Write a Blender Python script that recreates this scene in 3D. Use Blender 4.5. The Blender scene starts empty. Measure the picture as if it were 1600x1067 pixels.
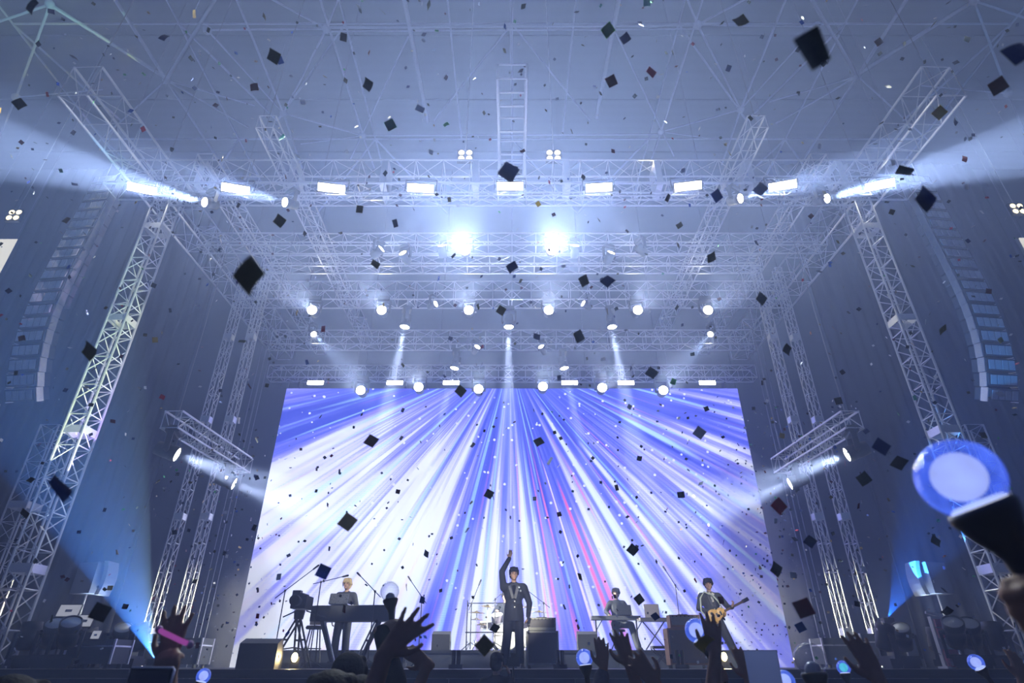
import bpy, bmesh, math, random
from mathutils import Vector, Matrix, Euler

S = bpy.context.scene
COL = S.collection
random.seed(7)
PI = math.pi

# ---------------------------------------------------------------- camera
CZ = 1.85            # camera height, held above the crowd
F = 909.0            # focal length in pixels of the 1600 x 1067 frame
PITCH = math.atan(506.5 / F)
cam_d = bpy.data.cameras.new('camera')
cam = bpy.data.objects.new('camera', cam_d)
COL.objects.link(cam)
cam.location = (0, 0, CZ)
cam.rotation_euler = (PI / 2 + PITCH, 0, 0)
cam_d.sensor_width = 36.0
cam_d.lens = F / 1600 * 36.0
cam_d.clip_start = 0.05
cam_d.clip_end = 200
cam_d.dof.use_dof = True
cam_d.dof.focus_distance = 13.0
cam_d.dof.aperture_fstop = 2.8
S.camera = cam

# ---------------------------------------------------------------- world and exposure
W = bpy.data.worlds.new('arena_air')
S.world = W
W.use_nodes = True
WORLD_COLOR = (0.09, 0.16, 0.62)
WORLD_STRENGTH = 0.24
bg = W.node_tree.nodes['Background']
bg.inputs[0].default_value = (*WORLD_COLOR, 1)
bg.inputs[1].default_value = WORLD_STRENGTH
S.view_settings.view_transform = 'Standard'
S.view_settings.look = 'None'
S.view_settings.exposure = -0.3
S.view_settings.gamma = 1.0
S.view_settings.use_curve_mapping = False
S.cycles.use_denoising = True
S.cycles.max_bounces = 5
S.cycles.diffuse_bounces = 2
S.cycles.glossy_bounces = 2
S.cycles.transmission_bounces = 5
S.cycles.transparent_max_bounces = 8
S.cycles.volume_bounces = 0
S.cycles.volume_step_rate = 4.0
S.cycles.caustics_reflective = False
S.cycles.caustics_refractive = False
S.cycles.sample_clamp_indirect = 4.0
S.cycles.sample_clamp_direct = 0.0

HAZE_DENSITY = 0.022
HAZE_G = 0.35
BEAM = 1.0           # overall power of the stage lamps

# ---------------------------------------------------------------- picture-to-place helpers
CP, SP = math.cos(PITCH), math.sin(PITCH)
def ray(px, py):
    a, b = (px - 800) / F, (533.5 - py) / F
    return Vector((a, CP - b * SP, SP + b * CP))
def at_d(px, py, d):
    r = ray(px, py); return Vector((0, 0, CZ)) + r * (d / r.y)
def at_z(px, py, z):
    r = ray(px, py); return Vector((0, 0, CZ)) + r * ((z - CZ) / r.z)
def pix(p):
    p = Vector(p) - Vector((0, 0, CZ))
    z = p.y * CP + p.z * SP; u = -p.y * SP + p.z * CP
    return 800 + F * p.x / z, 533.5 - F * u / z

# ---------------------------------------------------------------- object helpers
def tag(o, label=None, cat=None, group=None, kind=None):
    if label: o['label'] = label
    if cat: o['category'] = cat
    if group: o['group'] = group
    if kind: o['kind'] = kind
    return o
def empty(name, loc=(0, 0, 0), label=None, cat=None, group=None, kind=None, rot=None):
    o = bpy.data.objects.new(name, None); COL.objects.link(o)
    o.location = loc
    o.empty_display_size = 0.2
    if rot: o.rotation_euler = rot
    return tag(o, label, cat, group, kind)
def link(name, mesh, parent=None, mat=None):
    o = bpy.data.objects.new(name, mesh); COL.objects.link(o)
    if mat is not None and not mesh.materials: mesh.materials.append(mat)
    if parent is not None: o.parent = parent
    return o
class MB:
    """collects simple solids into one mesh"""
    def __init__(s): s.v, s.f, s.sm = [], [], []
    def add(s, vs, fs, smooth=False):
        n = len(s.v); s.v += [tuple(v) for v in vs]
        s.f += [tuple(i + n for i in f) for f in fs]; s.sm += [smooth] * len(fs)
        return s
    def box(s, c, d, rot=None, taper=1.0):
        c = Vector(c); hx, hy, hz = d[0] / 2, d[1] / 2, d[2] / 2
        R = (rot if isinstance(rot, Matrix) else Euler(rot).to_matrix()) if rot is not None else Matrix.Identity(3)
        vs = []
        for z in (-1, 1):
            k = taper if z > 0 else 1
            for x, y in ((-1, -1), (1, -1), (1, 1), (-1, 1)):
                vs.append(c + R @ Vector((x * hx * k, y * hy * k, z * hz)))
        return s.add(vs, [(0, 3, 2, 1), (4, 5, 6, 7), (0, 1, 5, 4), (1, 2, 6, 5), (2, 3, 7, 6), (3, 0, 4, 7)])
    def cyl(s, a, b, r0, r1=None, n=10, caps=True):
        a, b = Vector(a), Vector(b); r1 = r0 if r1 is None else r1
        q = (b - a).to_track_quat('Z', 'Y').to_matrix()
        vs = []
        for p, r in ((a, r0), (b, r1)):
            for i in range(n):
                t = 2 * PI * i / n
                vs.append(p + q @ Vector((r * math.cos(t), r * math.sin(t), 0)))
        fs = [(i, (i + 1) % n, n + (i + 1) % n, n + i) for i in range(n)]
        s.add(vs, fs, n > 6)
        if caps: s.add(vs[:n], [tuple(range(n))[::-1]]); s.add(vs[n:], [tuple(range(n))])
        return s
    def tube(s, pts, r, n=8, closed=False):
        pts = [Vector(p) for p in pts]; m = len(pts)
        rs = r if isinstance(r, (list, tuple)) else [r] * m
        vs = []; up = Vector((0, 0, 1)); prev = None
        for i, p in enumerate(pts):
            if closed: t = pts[(i + 1) % m] - pts[i - 1]
            else: t = pts[min(i + 1, m - 1)] - pts[max(i - 1, 0)]
            t.normalize()
            if prev is None:
                a = t.cross(up) if abs(t.dot(up)) < .95 else t.cross(Vector((1, 0, 0)))
            else: a = prev - t * prev.dot(t)
            a.normalize(); prev = a; b = t.cross(a)
            for k in range(n):
                w = 2 * PI * k / n
                vs.append(p + (a * math.cos(w) + b * math.sin(w)) * rs[i])
        fs = []
        for i in range(m if closed else m - 1):
            j = (i + 1) % m
            for k in range(n):
                l = (k + 1) % n
                fs.append((i * n + k, i * n + l, j * n + l, j * n + k))
        s.add(vs, fs, n > 5)
        if not closed:
            s.add(vs[:n], [tuple(range(n))[::-1]]); s.add(vs[-n:], [tuple(range(n))])
        return s
    def lathe(s, prof, n=20, c=(0, 0, 0), rot=None):
        c = Vector(c); R = (rot if isinstance(rot, Matrix) else Euler(rot).to_matrix()) if rot is not None else Matrix.Identity(3)
        vs = []
        for r, z in prof:
            for i in range(n):
                t = 2 * PI * i / n
                vs.append(c + R @ Vector((r * math.cos(t), r * math.sin(t), z)))
        fs = []
        for j in range(len(prof) - 1):
            for i in range(n):
                k = (i + 1) % n
                fs.append((j * n + i, j * n + k, (j + 1) * n + k, (j + 1) * n + i))
        s.add(vs, fs, True)
        if prof[0][0] > 1e-4: s.add(vs[:n], [tuple(range(n))[::-1]])
        if prof[-1][0] > 1e-4: s.add(vs[-n:], [tuple(range(n))])
        return s
    def mesh(s, name, mat=None):
        m = bpy.data.meshes.new(name); m.from_pydata(s.v, [], s.f)
        m.polygons.foreach_set('use_smooth', s.sm)
        if mat: m.materials.append(mat)
        m.update(); return m
    def build(s, name, mat, parent=None):
        return link(name, s.mesh(name, mat), parent)
def copy_tree(o, parent=None, memo=None):
    c = o.copy(); COL.objects.link(c)
    if parent is not None: c.parent = parent
    for ch in list(KIDS(o)): copy_tree(ch, c)
    return c
def KIDS(o): return [x for x in o.children]

# ---------------------------------------------------------------- material helpers
MATS = {}
def nodes(name):
    m = bpy.data.materials.new(name); m.use_nodes = True
    nt = m.node_tree
    return m, nt, nt.nodes['Principled BSDF'], nt.nodes['Material Output']
class G:
    """tiny node-graph writer"""
    def __init__(s, nt): s.nt = nt
    def n(s, t, **k):
        x = s.nt.nodes.new(t)
        for a, b in k.items(): setattr(x, a, b)
        return x
    def put(s, x, i, v):
        if isinstance(v, bpy.types.NodeSocket): s.nt.links.new(v, x.inputs[i])
        elif v is not None: x.inputs[i].default_value = v
    def math(s, op, a, b=None, c=None, clamp=False):
        x = s.n('ShaderNodeMath', operation=op); x.use_clamp = clamp
        for i, v in enumerate((a, b, c)):
            if v is not None: s.put(x, i, v)
        return x.outputs[0]
    def mix(s, f, a, b, mode='MIX'):
        x = s.n('ShaderNodeMix', data_type='RGBA', blend_type=mode)
        x.clamp_factor = True
        s.put(x, 0, f); s.put(x, 6, a if not isinstance(a, tuple) else (*a, 1)); s.put(x, 7, b if not isinstance(b, tuple) else (*b, 1))
        return x.outputs[2]
    def noise(s, vec, scale, detail=2, rough=.5, dim='3D'):
        x = s.n('ShaderNodeTexNoise', noise_dimensions=dim)
        if vec is not None: s.put(x, 'W' if dim == '1D' else 'Vector', vec)
        x.inputs['Scale'].default_value = scale; x.inputs['Detail'].default_value = detail
        x.inputs['Roughness'].default_value = rough
        return x.outputs[0]
    def ramp(s, f, stops, interp='LINEAR'):
        x = s.n('ShaderNodeValToRGB'); s.put(x, 0, f)
        e = x.color_ramp; e.interpolation = interp
        while len(e.elements) < len(stops): e.elements.new(.5)
        for el, (p, c) in zip(e.elements, stops):
            el.position = p; el.color = (*c, 1) if len(c) == 3 else c
        return x.outputs[0]
    def rng(s, v, a, b, c=0., d=1.):
        x = s.n('ShaderNodeMapRange'); s.put(x, 0, v)
        for i, q in enumerate((a, b, c, d)): s.put(x, i + 1, q)
        return x.outputs[0]
    def comb(s, x, y, z=0.):
        q = s.n('ShaderNodeCombineXYZ'); s.put(q, 0, x); s.put(q, 1, y); s.put(q, 2, z)
        return q.outputs[0]
def pbr(name, color, rough=.5, metal=0., bump=0., scale=40., var=.12, emit=None, es=0., coat=0., trans=0., alpha=1., spec=.5):
    """principled material with procedural colour variation and fine relief"""
    if name in MATS: return MATS[name]
    m, nt, P, out = nodes(name); g = G(nt)
    tc = g.n('ShaderNodeTexCoord').outputs['Object']
    if var or bump: nz = g.noise(tc, scale, 3, .6)
    if var:
        lo = tuple(max(0, c * (1 - var)) for c in color); hi = tuple(min(1, c * (1 + var)) for c in color)
        g.put(P, 'Base Color', g.mix(g.rng(nz, .3, .7), lo, hi))
        g.put(P, 'Roughness', g.rng(nz, .3, .7, max(.02, rough - .06), min(1, rough + .06)))
    else:
        P.inputs['Base Color'].default_value = (*color, 1); P.inputs['Roughness'].default_value = rough
    P.inputs['Metallic'].default_value = metal
    if bump:
        b = g.n('ShaderNodeBump'); b.inputs['Strength'].default_value = bump; b.inputs['Distance'].default_value = .01
        g.put(b, 'Height', nz); g.put(P, 'Normal', b.outputs[0])
    if emit: P.inputs['Emission Color'].default_value = (*emit, 1); P.inputs['Emission Strength'].default_value = es
    P.inputs['Coat Weight'].default_value = coat
    P.inputs['Specular IOR Level'].default_value = spec
    P.inputs['Transmission Weight'].default_value = trans
    P.inputs['Alpha'].default_value = alpha
    MATS[name] = m
    return m
def glow(name, color, s):
    if name in MATS: return MATS[name]
    m, nt, P, out = nodes(name)
    nt.nodes.remove(P); e = nt.nodes.new('ShaderNodeEmission')
    e.inputs[0].default_value = (*color, 1); e.inputs[1].default_value = s
    nt.links.new(e.outputs[0], out.inputs[0]); MATS[name] = m
    return m
# ================================================================ the place
STAGE = 1.80
SCREEN_D = 24.0
ALU = pbr('truss_aluminium', (.78, .80, .86), .38, .85, var=.08, scale=6)
ALU_DULL = pbr('roof_steel_paint', (.56, .60, .74), .55, .1, var=.08, scale=3)
BLACK = pbr('black_powder_coat', (.022, .023, .028), .5, 0., var=.2, scale=20)
DARKM = pbr('dark_metal', (.06, .062, .07), .4, .6, var=.2, scale=20)
WHITEP = pbr('white_paint', (.78, .78, .80), .5, 0., var=.05)

# arena floor
fl = MB().box((0, 13, -.1), (80, 60, .2)).build('floor', pbr('floor_mat', (.018, .02, .028), .7, var=.3, scale=1.5))
tag(fl, kind='structure')
# roof: sheet panels with standing seams
m, nt, P, out = nodes('roof_sheet'); g = G(nt)
tc = g.n('ShaderNodeTexCoord').outputs['Object']
wv = g.n('ShaderNodeTexWave', wave_type='BANDS', bands_direction='Y'); g.put(wv, 'Vector', tc); wv.inputs['Scale'].default_value = .55
g.put(P, 'Base Color', g.mix(g.math('MULTIPLY', g.noise(tc, .5, 4), wv.outputs[1]), (.09, .105, .17), (.13, .15, .22)))
P.inputs['Roughness'].default_value = .8
ROOF_Z = 31.0
rf = MB()
for i in range(30):
    rf.box((0, -8 + i * 2, ROOF_Z + .05 * (i % 2)), (84, 1.96, .1))
rf = rf.build('ceiling', m); tag(rf, kind='structure')

# black-out drapes either side of the stage, and behind it
def drape_mat(name, color):
    m, nt, P, out = nodes(name); g = G(nt)
    tc = g.n('ShaderNodeTexCoord').outputs['Object']
    nz = g.noise(tc, 3, 4)
    g.put(P, 'Base Color', g.mix(nz, tuple(c * .8 for c in color), tuple(c * 1.2 for c in color)))
    P.inputs['Roughness'].default_value = .95
    return m
DRAPE = drape_mat('drape_cloth', (.014, .017, .03))
def drape(name, x0, x1, y, z0, z1, pitch=.45, amp=.07):
    n = max(8, int(abs(x1 - x0) / pitch * 6)); vs, fs = [], []
    for i in range(n + 1):
        x = x0 + (x1 - x0) * i / n
        yy = y + amp * math.sin(2 * PI * (x - x0) / pitch) * (1 + .3 * math.sin(x * 1.7))
        for z in (z0, z1): vs.append((x, yy, z)); 
        for z in (z1, z0): vs.append((x, yy + .03, z))
    for i in range(n):
        for k in range(4): fs.append((i * 4 + k, (i + 1) * 4 + k, (i + 1) * 4 + (k + 1) % 4, i * 4 + (k + 1) % 4))
    fs += [(0, 1, 2, 3), (n * 4 + 3, n * 4 + 2, n * 4 + 1, n * 4)]
    return tag(MB().add(vs, fs, True).build(name, DRAPE), kind='structure')
tl, tr = at_d(85, 265, 20.5), at_d(1515, 257, 20.5)
drape('wall_left', tl.x, -12.7, 20.5, 0, tl.z)
drape('wall_right', tr.x, 12.7, 20.5, 0, tr.z)
wb = MB()
for i in range(20): wb.box((-38 + i * 4, 28.6, 15.5), (3.97, .2, 31))
tag(wb.build('wall_back', pbr('arena_wall', (.05, .06, .10), .9, var=.15, scale=.6)), kind='structure')

# stage: deck, fascia, risers
DECKM = pbr('deck_ply', (.03, .035, .05), .45, var=.25, scale=3)
FASC = pbr('stage_fascia', (.012, .025, .06), .6, var=.2, scale=2)
st = empty('stage', (0, 10.6, 0), 'long dark stage platform running in front of the LED screen', 'stage')
st.location = (0, 0, 0)
MB().box((0, 16.9, STAGE - .06), (21.66, 12.8, .12)).build('deck', DECKM, st)
for i in range(11):
    MB().box((-9.85 + i * 1.97, 10.52, STAGE / 2 - .06), (1.955, .04, STAGE - .14)).build('fascia_panel', FASC, st)
MB().box((0, 10.49, STAGE - .03), (21.66, .05, .06)).build('edge_trim', pbr('edge_black', (.02, .022, .03), .4), st)
def riser(name, x0, x1, y0, y1, h, label):
    r = empty(name, ((x0 + x1) / 2, (y0 + y1) / 2, STAGE), label, 'riser')
    MB().box((0, 0, h - .03), (x1 - x0, y1 - y0, .06)).build('top', DECKM, r)
    n = max(1, round((x1 - x0) / 1.22)); w = (x1 - x0) / n
    for k in range(n):
        MB().box((-(x1 - x0) / 2 + w * (k + .5), -(y1 - y0) / 2 + .03, h / 2 - .03), (w - .012, .03, h - .06)).build('front_panel', pbr('riser_panel', (.05, .06, .10), .6, var=.15, scale=2), r)
    MB().box((0, .04, h / 2 - .03), (x1 - x0 - .06, y1 - y0 - .10, h - .06)).build('skirt', BLACK, r)
    return r

# ---------------------------------------------------------------- haze filling the hall
hz, nt, P, out = nodes('haze_air'); nt.nodes.remove(P)
vs_ = nt.nodes.new('ShaderNodeVolumeScatter')
vs_.inputs['Color'].default_value = (.42, .54, 1.0, 1)
vs_.inputs['Density'].default_value = HAZE_DENSITY
vs_.inputs['Anisotropy'].default_value = HAZE_G
nt.links.new(vs_.outputs[0], out.inputs['Volume'])
hazeo = MB().box((0, 13.2, 15.35), (62, 29.8, 30.5)).build('haze', hz)
tag(hazeo, 'blue lit theatrical haze filling the hall air', 'haze', kind='stuff')
# ================================================================ LED screen
SW = 20.35; SZ0 = 1.6; SZ1 = at_d(800, 607, SCREEN_D).z
def screen_mat():
    m, nt, P, out = nodes('led_picture'); nt.nodes.remove(P); g = G(nt)
    sep = g.n('ShaderNodeSeparateXYZ'); nt.links.new(g.n('ShaderNodeTexCoord').outputs['Object'], sep.inputs[0])
    x, z = sep.outputs[0], sep.outputs[2]          # metres, z measured from the screen's top edge downwards
    ax = g.math('ADD', x, .1); az = g.math('SUBTRACT', 1.6, z)      # rays spread from a point above the top edge
    th = g.math('ARCTAN2', ax, az)
    r = g.math('SQRT', g.math('ADD', g.math('MULTIPLY', ax, ax), g.math('MULTIPLY', az, az)))
    v1 = g.comb(g.math('MULTIPLY', th, 9), g.math('MULTIPLY', r, .06), 3.1)
    v2 = g.comb(g.math('MULTIPLY', th, 34), g.math('MULTIPLY', r, .10), 8.7)
    v3 = g.comb(g.math('MULTIPLY', th, 92), g.math('MULTIPLY', r, .18), 1.3)
    n1 = g.noise(v1, 1, 2); n2 = g.noise(v2, 1, 2); n3 = g.noise(v3, 1, 1)
    base = g.math('ADD', g.math('MULTIPLY', g.math('SUBTRACT', n1, .5), 1.5), g.math('ADD', g.math('MULTIPLY', g.math('SUBTRACT', n2, .5), 1.45), g.math('MULTIPLY', g.math('SUBTRACT', n3, .5), .5)))
    # the picture is whiter on one side, and each ray brightens with distance
    side = g.rng(x, -8.5, 3.5, .44, -.08)
    low = g.rng(r, 2.0, 8, -.42, .10)
    lum = g.math('ADD', g.math('ADD', base, .42), g.math('ADD', side, low))
    # violet corner
    cor = g.math('MULTIPLY', g.rng(th, -1.02, -1.18), g.rng(z, -5.2, -3.0))
    lum = g.math('SUBTRACT', lum, g.math('MULTIPLY', cor, .75))
    col = g.ramp(lum, [(0., (.05, .075, .66)), (.3, (.13, .15, .86)), (.52, (.30, .29, .95)), (.68, (.60, .58, 1.0)), (.88, (.96, .95, 1.0))])
    # coloured streaks: pink, red, cyan
    v4 = g.comb(g.math('MULTIPLY', th, 40), g.math('MULTIPLY', r, .12), 21.)
    n4 = g.noise(v4, 1, 1)
    pk = g.math('MULTIPLY', g.rng(n4, .60, .72), g.rng(r, 3.5, 7))
    mid = g.math('MULTIPLY', g.rng(x, -2.0, 1.2), g.rng(x, 6.2, 3.6))
    col = g.mix(g.math('MULTIPLY', pk, g.math('ADD', .18, g.math('MULTIPLY', mid, .75))), col, (1.0, .20, .52))
    v5 = g.comb(g.math('MULTIPLY', th, 30), g.math('MULTIPLY', r, .07), 44.)
    cy = g.rng(g.noise(v5, 1, 1), .60, .70)
    col = g.mix(g.math('MULTIPLY', cy, .55), col, (.50, .86, 1.0))
    # one strong white-blue shaft and a short one by the corner
    def shaft(t0, w, r0, r1, k, c, cc):
        a = g.math('SUBTRACT', 1, g.math('DIVIDE', g.math('ABSOLUTE', g.math('SUBTRACT', th, t0)), w), clamp=True)
        f = g.math('MULTIPLY', g.math('MULTIPLY', a, g.rng(r, r0, r0 + 1.2)), g.rng(r, r1 + 2, r1))
        return g.mix(g.math('MULTIPLY', f, k, clamp=True), c, cc)
    col = shaft(.50, .022, 2.8, 14, 1.6, col, (.86, .97, 1.0))
    col = shaft(.63, .02, 5.0, 14, 1.3, col, (.92, .95, 1.0))
    col = shaft(1.03, .020, 5.6, 7.4, 1.6, col, (.55, .85, 1.0))
    col = shaft(.33, .010, 6.0, 14, 1.5, col, (1.0, .13, .42))
    col = shaft(.27, .006, 5.0, 14, 1.4, col, (1.0, .80, .88))
    # sparkles
    vo = g.n('ShaderNodeTexVoronoi', feature='F1'); g.put(vo, 'Vector', g.comb(x, z, 0.)); vo.inputs['Scale'].default_value = 2.7
    dot = g.math('LESS_THAN', vo.outputs['Distance'], .14)
    keep = g.math('GREATER_THAN', g.noise(g.comb(x, z, 5.), .8, 2), .47)
    band = g.math('MULTIPLY', g.rng(r, 1.8, 3.0), g.rng(r, 12.5, 9))
    col = g.mix(g.math('MULTIPLY', g.math('MULTIPLY', dot, keep), band), col, (1., 1., 1.))
    # visible rows of diodes
    row = g.math('ADD', .96, g.math('MULTIPLY', .06, g.math('SINE', g.math('MULTIPLY', z, 2 * PI / .08))))
    col = g.mix(1., col, (.86, .98, 1.45), 'MULTIPLY')      # cold white of the diodes
    e = nt.nodes.new('ShaderNodeEmission'); nt.links.new(col, e.inputs[0])
    g.put(e, 1, g.math('MULTIPLY', row, SCREEN_STRENGTH))
    nt.links.new(e.outputs[0], out.inputs[0])
    return m
SCREEN_STRENGTH = 1.55
scr = empty('led_screen', (0, SCREEN_D, SZ1), 'giant LED screen showing white and violet light rays behind the band', 'screen')
MB().box((0, .005, -(SZ1 - SZ0) / 2), (SW, .03, SZ1 - SZ0)).build('display_face', screen_mat(), scr)
MB().box((0, .12, -(SZ1 - SZ0) / 2), (SW + .06, .16, SZ1 - SZ0 + .06)).build('cabinet_frame', BLACK, scr)
for i in range(9):
    x = -9.6 + i * 2.4
    MB().box((x, .12, -(SZ1 - SZ0) - SZ0 / 2), (.12, .14, SZ0)).build('support_leg', DARKM, scr)
    MB().box((x, -.01, .14), (.08, .38, .26)).build('hanger', DARKM, scr)
# ================================================================ trusses
ROD = MB().cyl((0, 0, 0), (0, 0, 1), 1, n=6).mesh('rod', ALU)
ROD_ROOF = MB().cyl((0, 0, 0), (0, 0, 1), 1, n=8).mesh('roof_rod', ALU_DULL)
PLATE = MB().box((0, 0, 0), (1, 1, 1)).mesh('plate', ALU)
CABLEM = pbr('steel_cable', (.35, .37, .45), .5, .5, var=.1)
ROD_CABLE = MB().cyl((0, 0, 0), (0, 0, 1), 1, n=5).mesh('cable_rod', CABLEM)
def rod(parent, name, a, b, r, mesh=None):
    a, b = Vector(a), Vector(b); d = b - a
    o = link(name, mesh or ROD, parent)
    base = parent.location if parent is not None else Vector((0, 0, 0))
    o.matrix_local = Matrix.Translation(a - base) @ d.to_track_quat('Z', 'Y').to_matrix().to_4x4() @ Matrix.Diagonal((r, r, d.length, 1))
    return o
def truss(name, A, B, w, h, bay, label, cat='truss', group=None, r=.03, rb=.014, up=None, plates=0., rung_every=1, diag=True, single=True, joined_diag=False, plate_off=0.):
    A, B = Vector(A), Vector(B); t = (B - A); L = t.length; t.normalize()
    up = Vector(up) if up else (Vector((0, 0, 1)) if abs(t.z) < .9 else Vector((0, 1, 0)))
    sd = t.cross(up).normalized(); up = sd.cross(t).normalized()
    T = empty(name, A, label, cat, group)
    off = [(-1, -1), (1, -1), (1, 1), (-1, 1)]
    def pt(s, k): return A + t * s + sd * (off[k][0] * w / 2) + up * (off[k][1] * h / 2)
    for k in range(4): rod(T, 'chord', pt(0, k), pt(L, k), r)
    n = max(1, round(L / bay)); q = L / n
    jm = MB()
    for k in range(4):
        k2 = (k + 1) % 4
        for i in range(n + 1):
            if i % rung_every == 0 or i == n:
                if single: rod(T, 'rung', pt(q * i, k), pt(q * i, k2), rb)
                else: jm.cyl(pt(q * i, k) - A, pt(q * i, k2) - A, rb, n=5, caps=False)
            if diag and i < n:
                a, b = (k, k2) if i % 2 == 0 else (k2, k)
                if single and not joined_diag: rod(T, 'diagonal_brace', pt(q * i, a), pt(q * (i + 1), b), rb)
                else: jm.cyl(pt(q * i, a) - A, pt(q * (i + 1), b) - A, rb, n=5, caps=False)
    if jm.v: tag(jm.build('bracing', ALU, T), kind='stuff')
    if plates:
        s = plate_off or plates
        while s < L:
            for k in range(4):
                c = (pt(s, k) + pt(s, (k + 1) % 4)) / 2 - A
                ax = (pt(s, (k + 1) % 4) - pt(s, k)); ln = ax.length; ax.normalize()
                nrm = t.cross(ax)
                M = Matrix((ax, t, nrm)).transposed().to_4x4()
                o = link('junction_plate', PLATE, T)
                o.matrix_local = Matrix.Translation(c) @ M @ Matrix.Diagonal((ln * .92, .20, .018, 1))
            s += plates
    return T
def mirror_pair(f):
    for s in (-1, 1): f(s, 'stage left' if s > 0 else 'stage right')
H0 = CZ + 13.6        # underside of the rig
TD = 14.0             # depth of the front towers
END = {-1: 'fair-haired keyboardist', 1: 'guitarist'}
for s in (-1, 1):
    who = END[s]
    # front towers stand outside the stage on the arena floor
    truss('truss_tower', (s * 11.15, TD + .26, .02), (s * 11.15, TD + .26, H0), .52, .52, .415, 'thick square truss tower, foremost on the %s\'s side of the stage' % who, group='front truss towers', r=.034, rb=.015, plates=3.33, plate_off=3.77, rung_every=2)
    # roof beams running back over the stage
    truss('overhead_truss', (s * 12.0, 10.6, H0 + .6), (s * 11.6, 26.3, H0 + .6), .8, 1.2, .98, 'deep side truss running back overhead on the %s\'s side' % who, group='side roof trusses', r=.04, rb=.016, joined_diag=True)
    truss('overhead_truss', (s * 9.7, 13.2, H0 + .3), (s * 9.6, 25.8, H0 + .3), .5, .5, .9, 'slim overhead truss just inside the deep side truss, %s\'s side' % who, group='slim overhead trusses', r=.03, rb=.013, joined_diag=True)
    truss('overhead_truss', (s * 7.3, 11.9, H0 + .5), (s * 7.2, 25.2, H0 + .5), .5, .5, .9, 'slim overhead truss halfway between centre and side truss, %s\'s side' % who, group='slim overhead trusses', r=.03, rb=.013, joined_diag=True)
    # twin-shaft towers further back
    for dx in (-.42, .42):
        truss('truss_tower', (s * 10.2 + dx, 19.0, STAGE + .01), (s * 10.2 + dx, 19.0, H0 + .3), .27, .27, .42, '%s slim shaft of the rear twin truss tower, %s\'s side' % ('inner' if dx * s < 0 else 'outer', who), group='rear twin tower shafts', r=.024, rb=.012, plates=3.3, plate_off=.9, rung_every=2, joined_diag=(dx * s > 0))
    # far tower outside, below the hanging loudspeakers
    ft = at_d(800 + s * 712, 668, 18.5)
    truss('truss_tower', (ft.x, 18.5, .02), (ft.x, 18.5, ft.z), .6, .6, .62, 'dim outer truss tower below the hanging loudspeaker column, %s\'s side' % who, group='outer truss towers', r=.03, rb=.013, joined_diag=True, plates=3.1)
    # low hanging trusses over the stage wings
    truss('hanging_truss', at_d(800 - s * -532, 655, 13.0), at_d(800 + s * 418, 728, 16.8), .42, .42, .42, 'short low truss hanging over the stage wing on the %s\'s side' % who, group='low hanging trusses', r=.026, rb=.012)
# cross trusses
def cross(D, z0, z1, X, dep, label, bay=.9, r=.032, **k):
    return truss('cross_truss', (-X, D, (z0 + z1) / 2), (X, D, (z0 + z1) / 2), dep, z1 - z0, bay, label, group='cross trusses over the stage', r=r, joined_diag=True, **k)
cross(14.3, H0, H0 + 1.05, 13.2, .75, 'wide front cross truss above the row of white flood lamps', plates=3.0)
cross(13.85, CZ + 12.8, CZ + 13.35, 11.2, .45, 'lamp rail truss carrying the row of white flood lamps')
cross(17.2, H0 - .1, H0 + .45, 11.6, .5, 'second cross truss carrying the two dazzling spotlights')
cross(18.6, H0 - .0, H0 + .5, 9.7, .5, 'slim cross truss just behind the two dazzling spotlights')
cross(20.6, CZ + 13.3, H0 + .6, 11.4, .7, 'third cross truss above the row of six round lamps', bay=.8)
cross(22.6, CZ + 12.3, CZ + 13.0, 10.6, .6, 'fourth cross truss between round lamps and LED screen', bay=.8)
cross(23.6, SZ1 + .25, SZ1 + .85, 10.9, .5, 'lowest cross truss along the top edge of the LED screen', bay=.6)
truss('overhead_truss', (0, 10.6, CZ + 14.6), (0, 15.2, CZ + 14.6), .82, .6, .92, 'short white ladder truss jutting forward overhead at stage centre', r=.045, rb=.03, diag=False)

# hoist chains and drop cables
def cable(a, b, label, group='hoist chains', r=.012, name='hoist_chain'):
    c = empty(name, Vector(b) if b[2] < a[2] else Vector(a), label, 'cable', group)
    rod(c, 'chain', a, b, r, ROD_CABLE)
    return c
for s in (-1, 1):
    for k, (x, y) in enumerate(((12.0, 11.2), (11.9, 15.0), (11.7, 19.5), (7.3, 12.4), (7.25, 17.0))):
        x = 12 - .4 * (y - 10.6) / 15.7 + .4 if x > 11 else 7.3 - .1 * (y - 11.9) / 13.3 + .25      # meets a top chord
        cable((s * x, y, ROOF_Z - .04), (s * x, y, H0 + (1.2 if x > 11 else .75)), 'thin hoist chain from the roof down to an overhead truss', r=.014)
    cable((s * 8.1, 13.2, H0 + .3), (s * 8.1, 13.2, at_d(800 + s * 532, 655, 13.0).z + .2), 'thin chain holding up a low wing truss')
    cable((s * 7.85, 16.4, H0 + .3), (s * 7.85, 16.4, at_d(800 + s * 418, 728, 16.8).z + .2), 'thin chain holding up a low wing truss')
    for k in range(6):
        x = s * (10.55 + .27 * k); y = 22.4 + .15 * (k % 3)
        cable((x, y, CZ + 12.4), (x, y, STAGE + .01 if abs(x) < 10.8 else .01), 'cable drop hanging beside the LED screen edge', group='cable drops', name='cable_drop', r=.016)
for s in (-1, 1):
    for y, z in ((22.3, CZ + 13.0), (23.35, SZ1 + .85)):
        x = 7.3 - .1 * (y - 11.9) / 13.3 - .25
        cable((s * x, y, H0 + .25), (s * x, y, z), 'thin chain holding up one of the two rearmost cross trusses')
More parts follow.
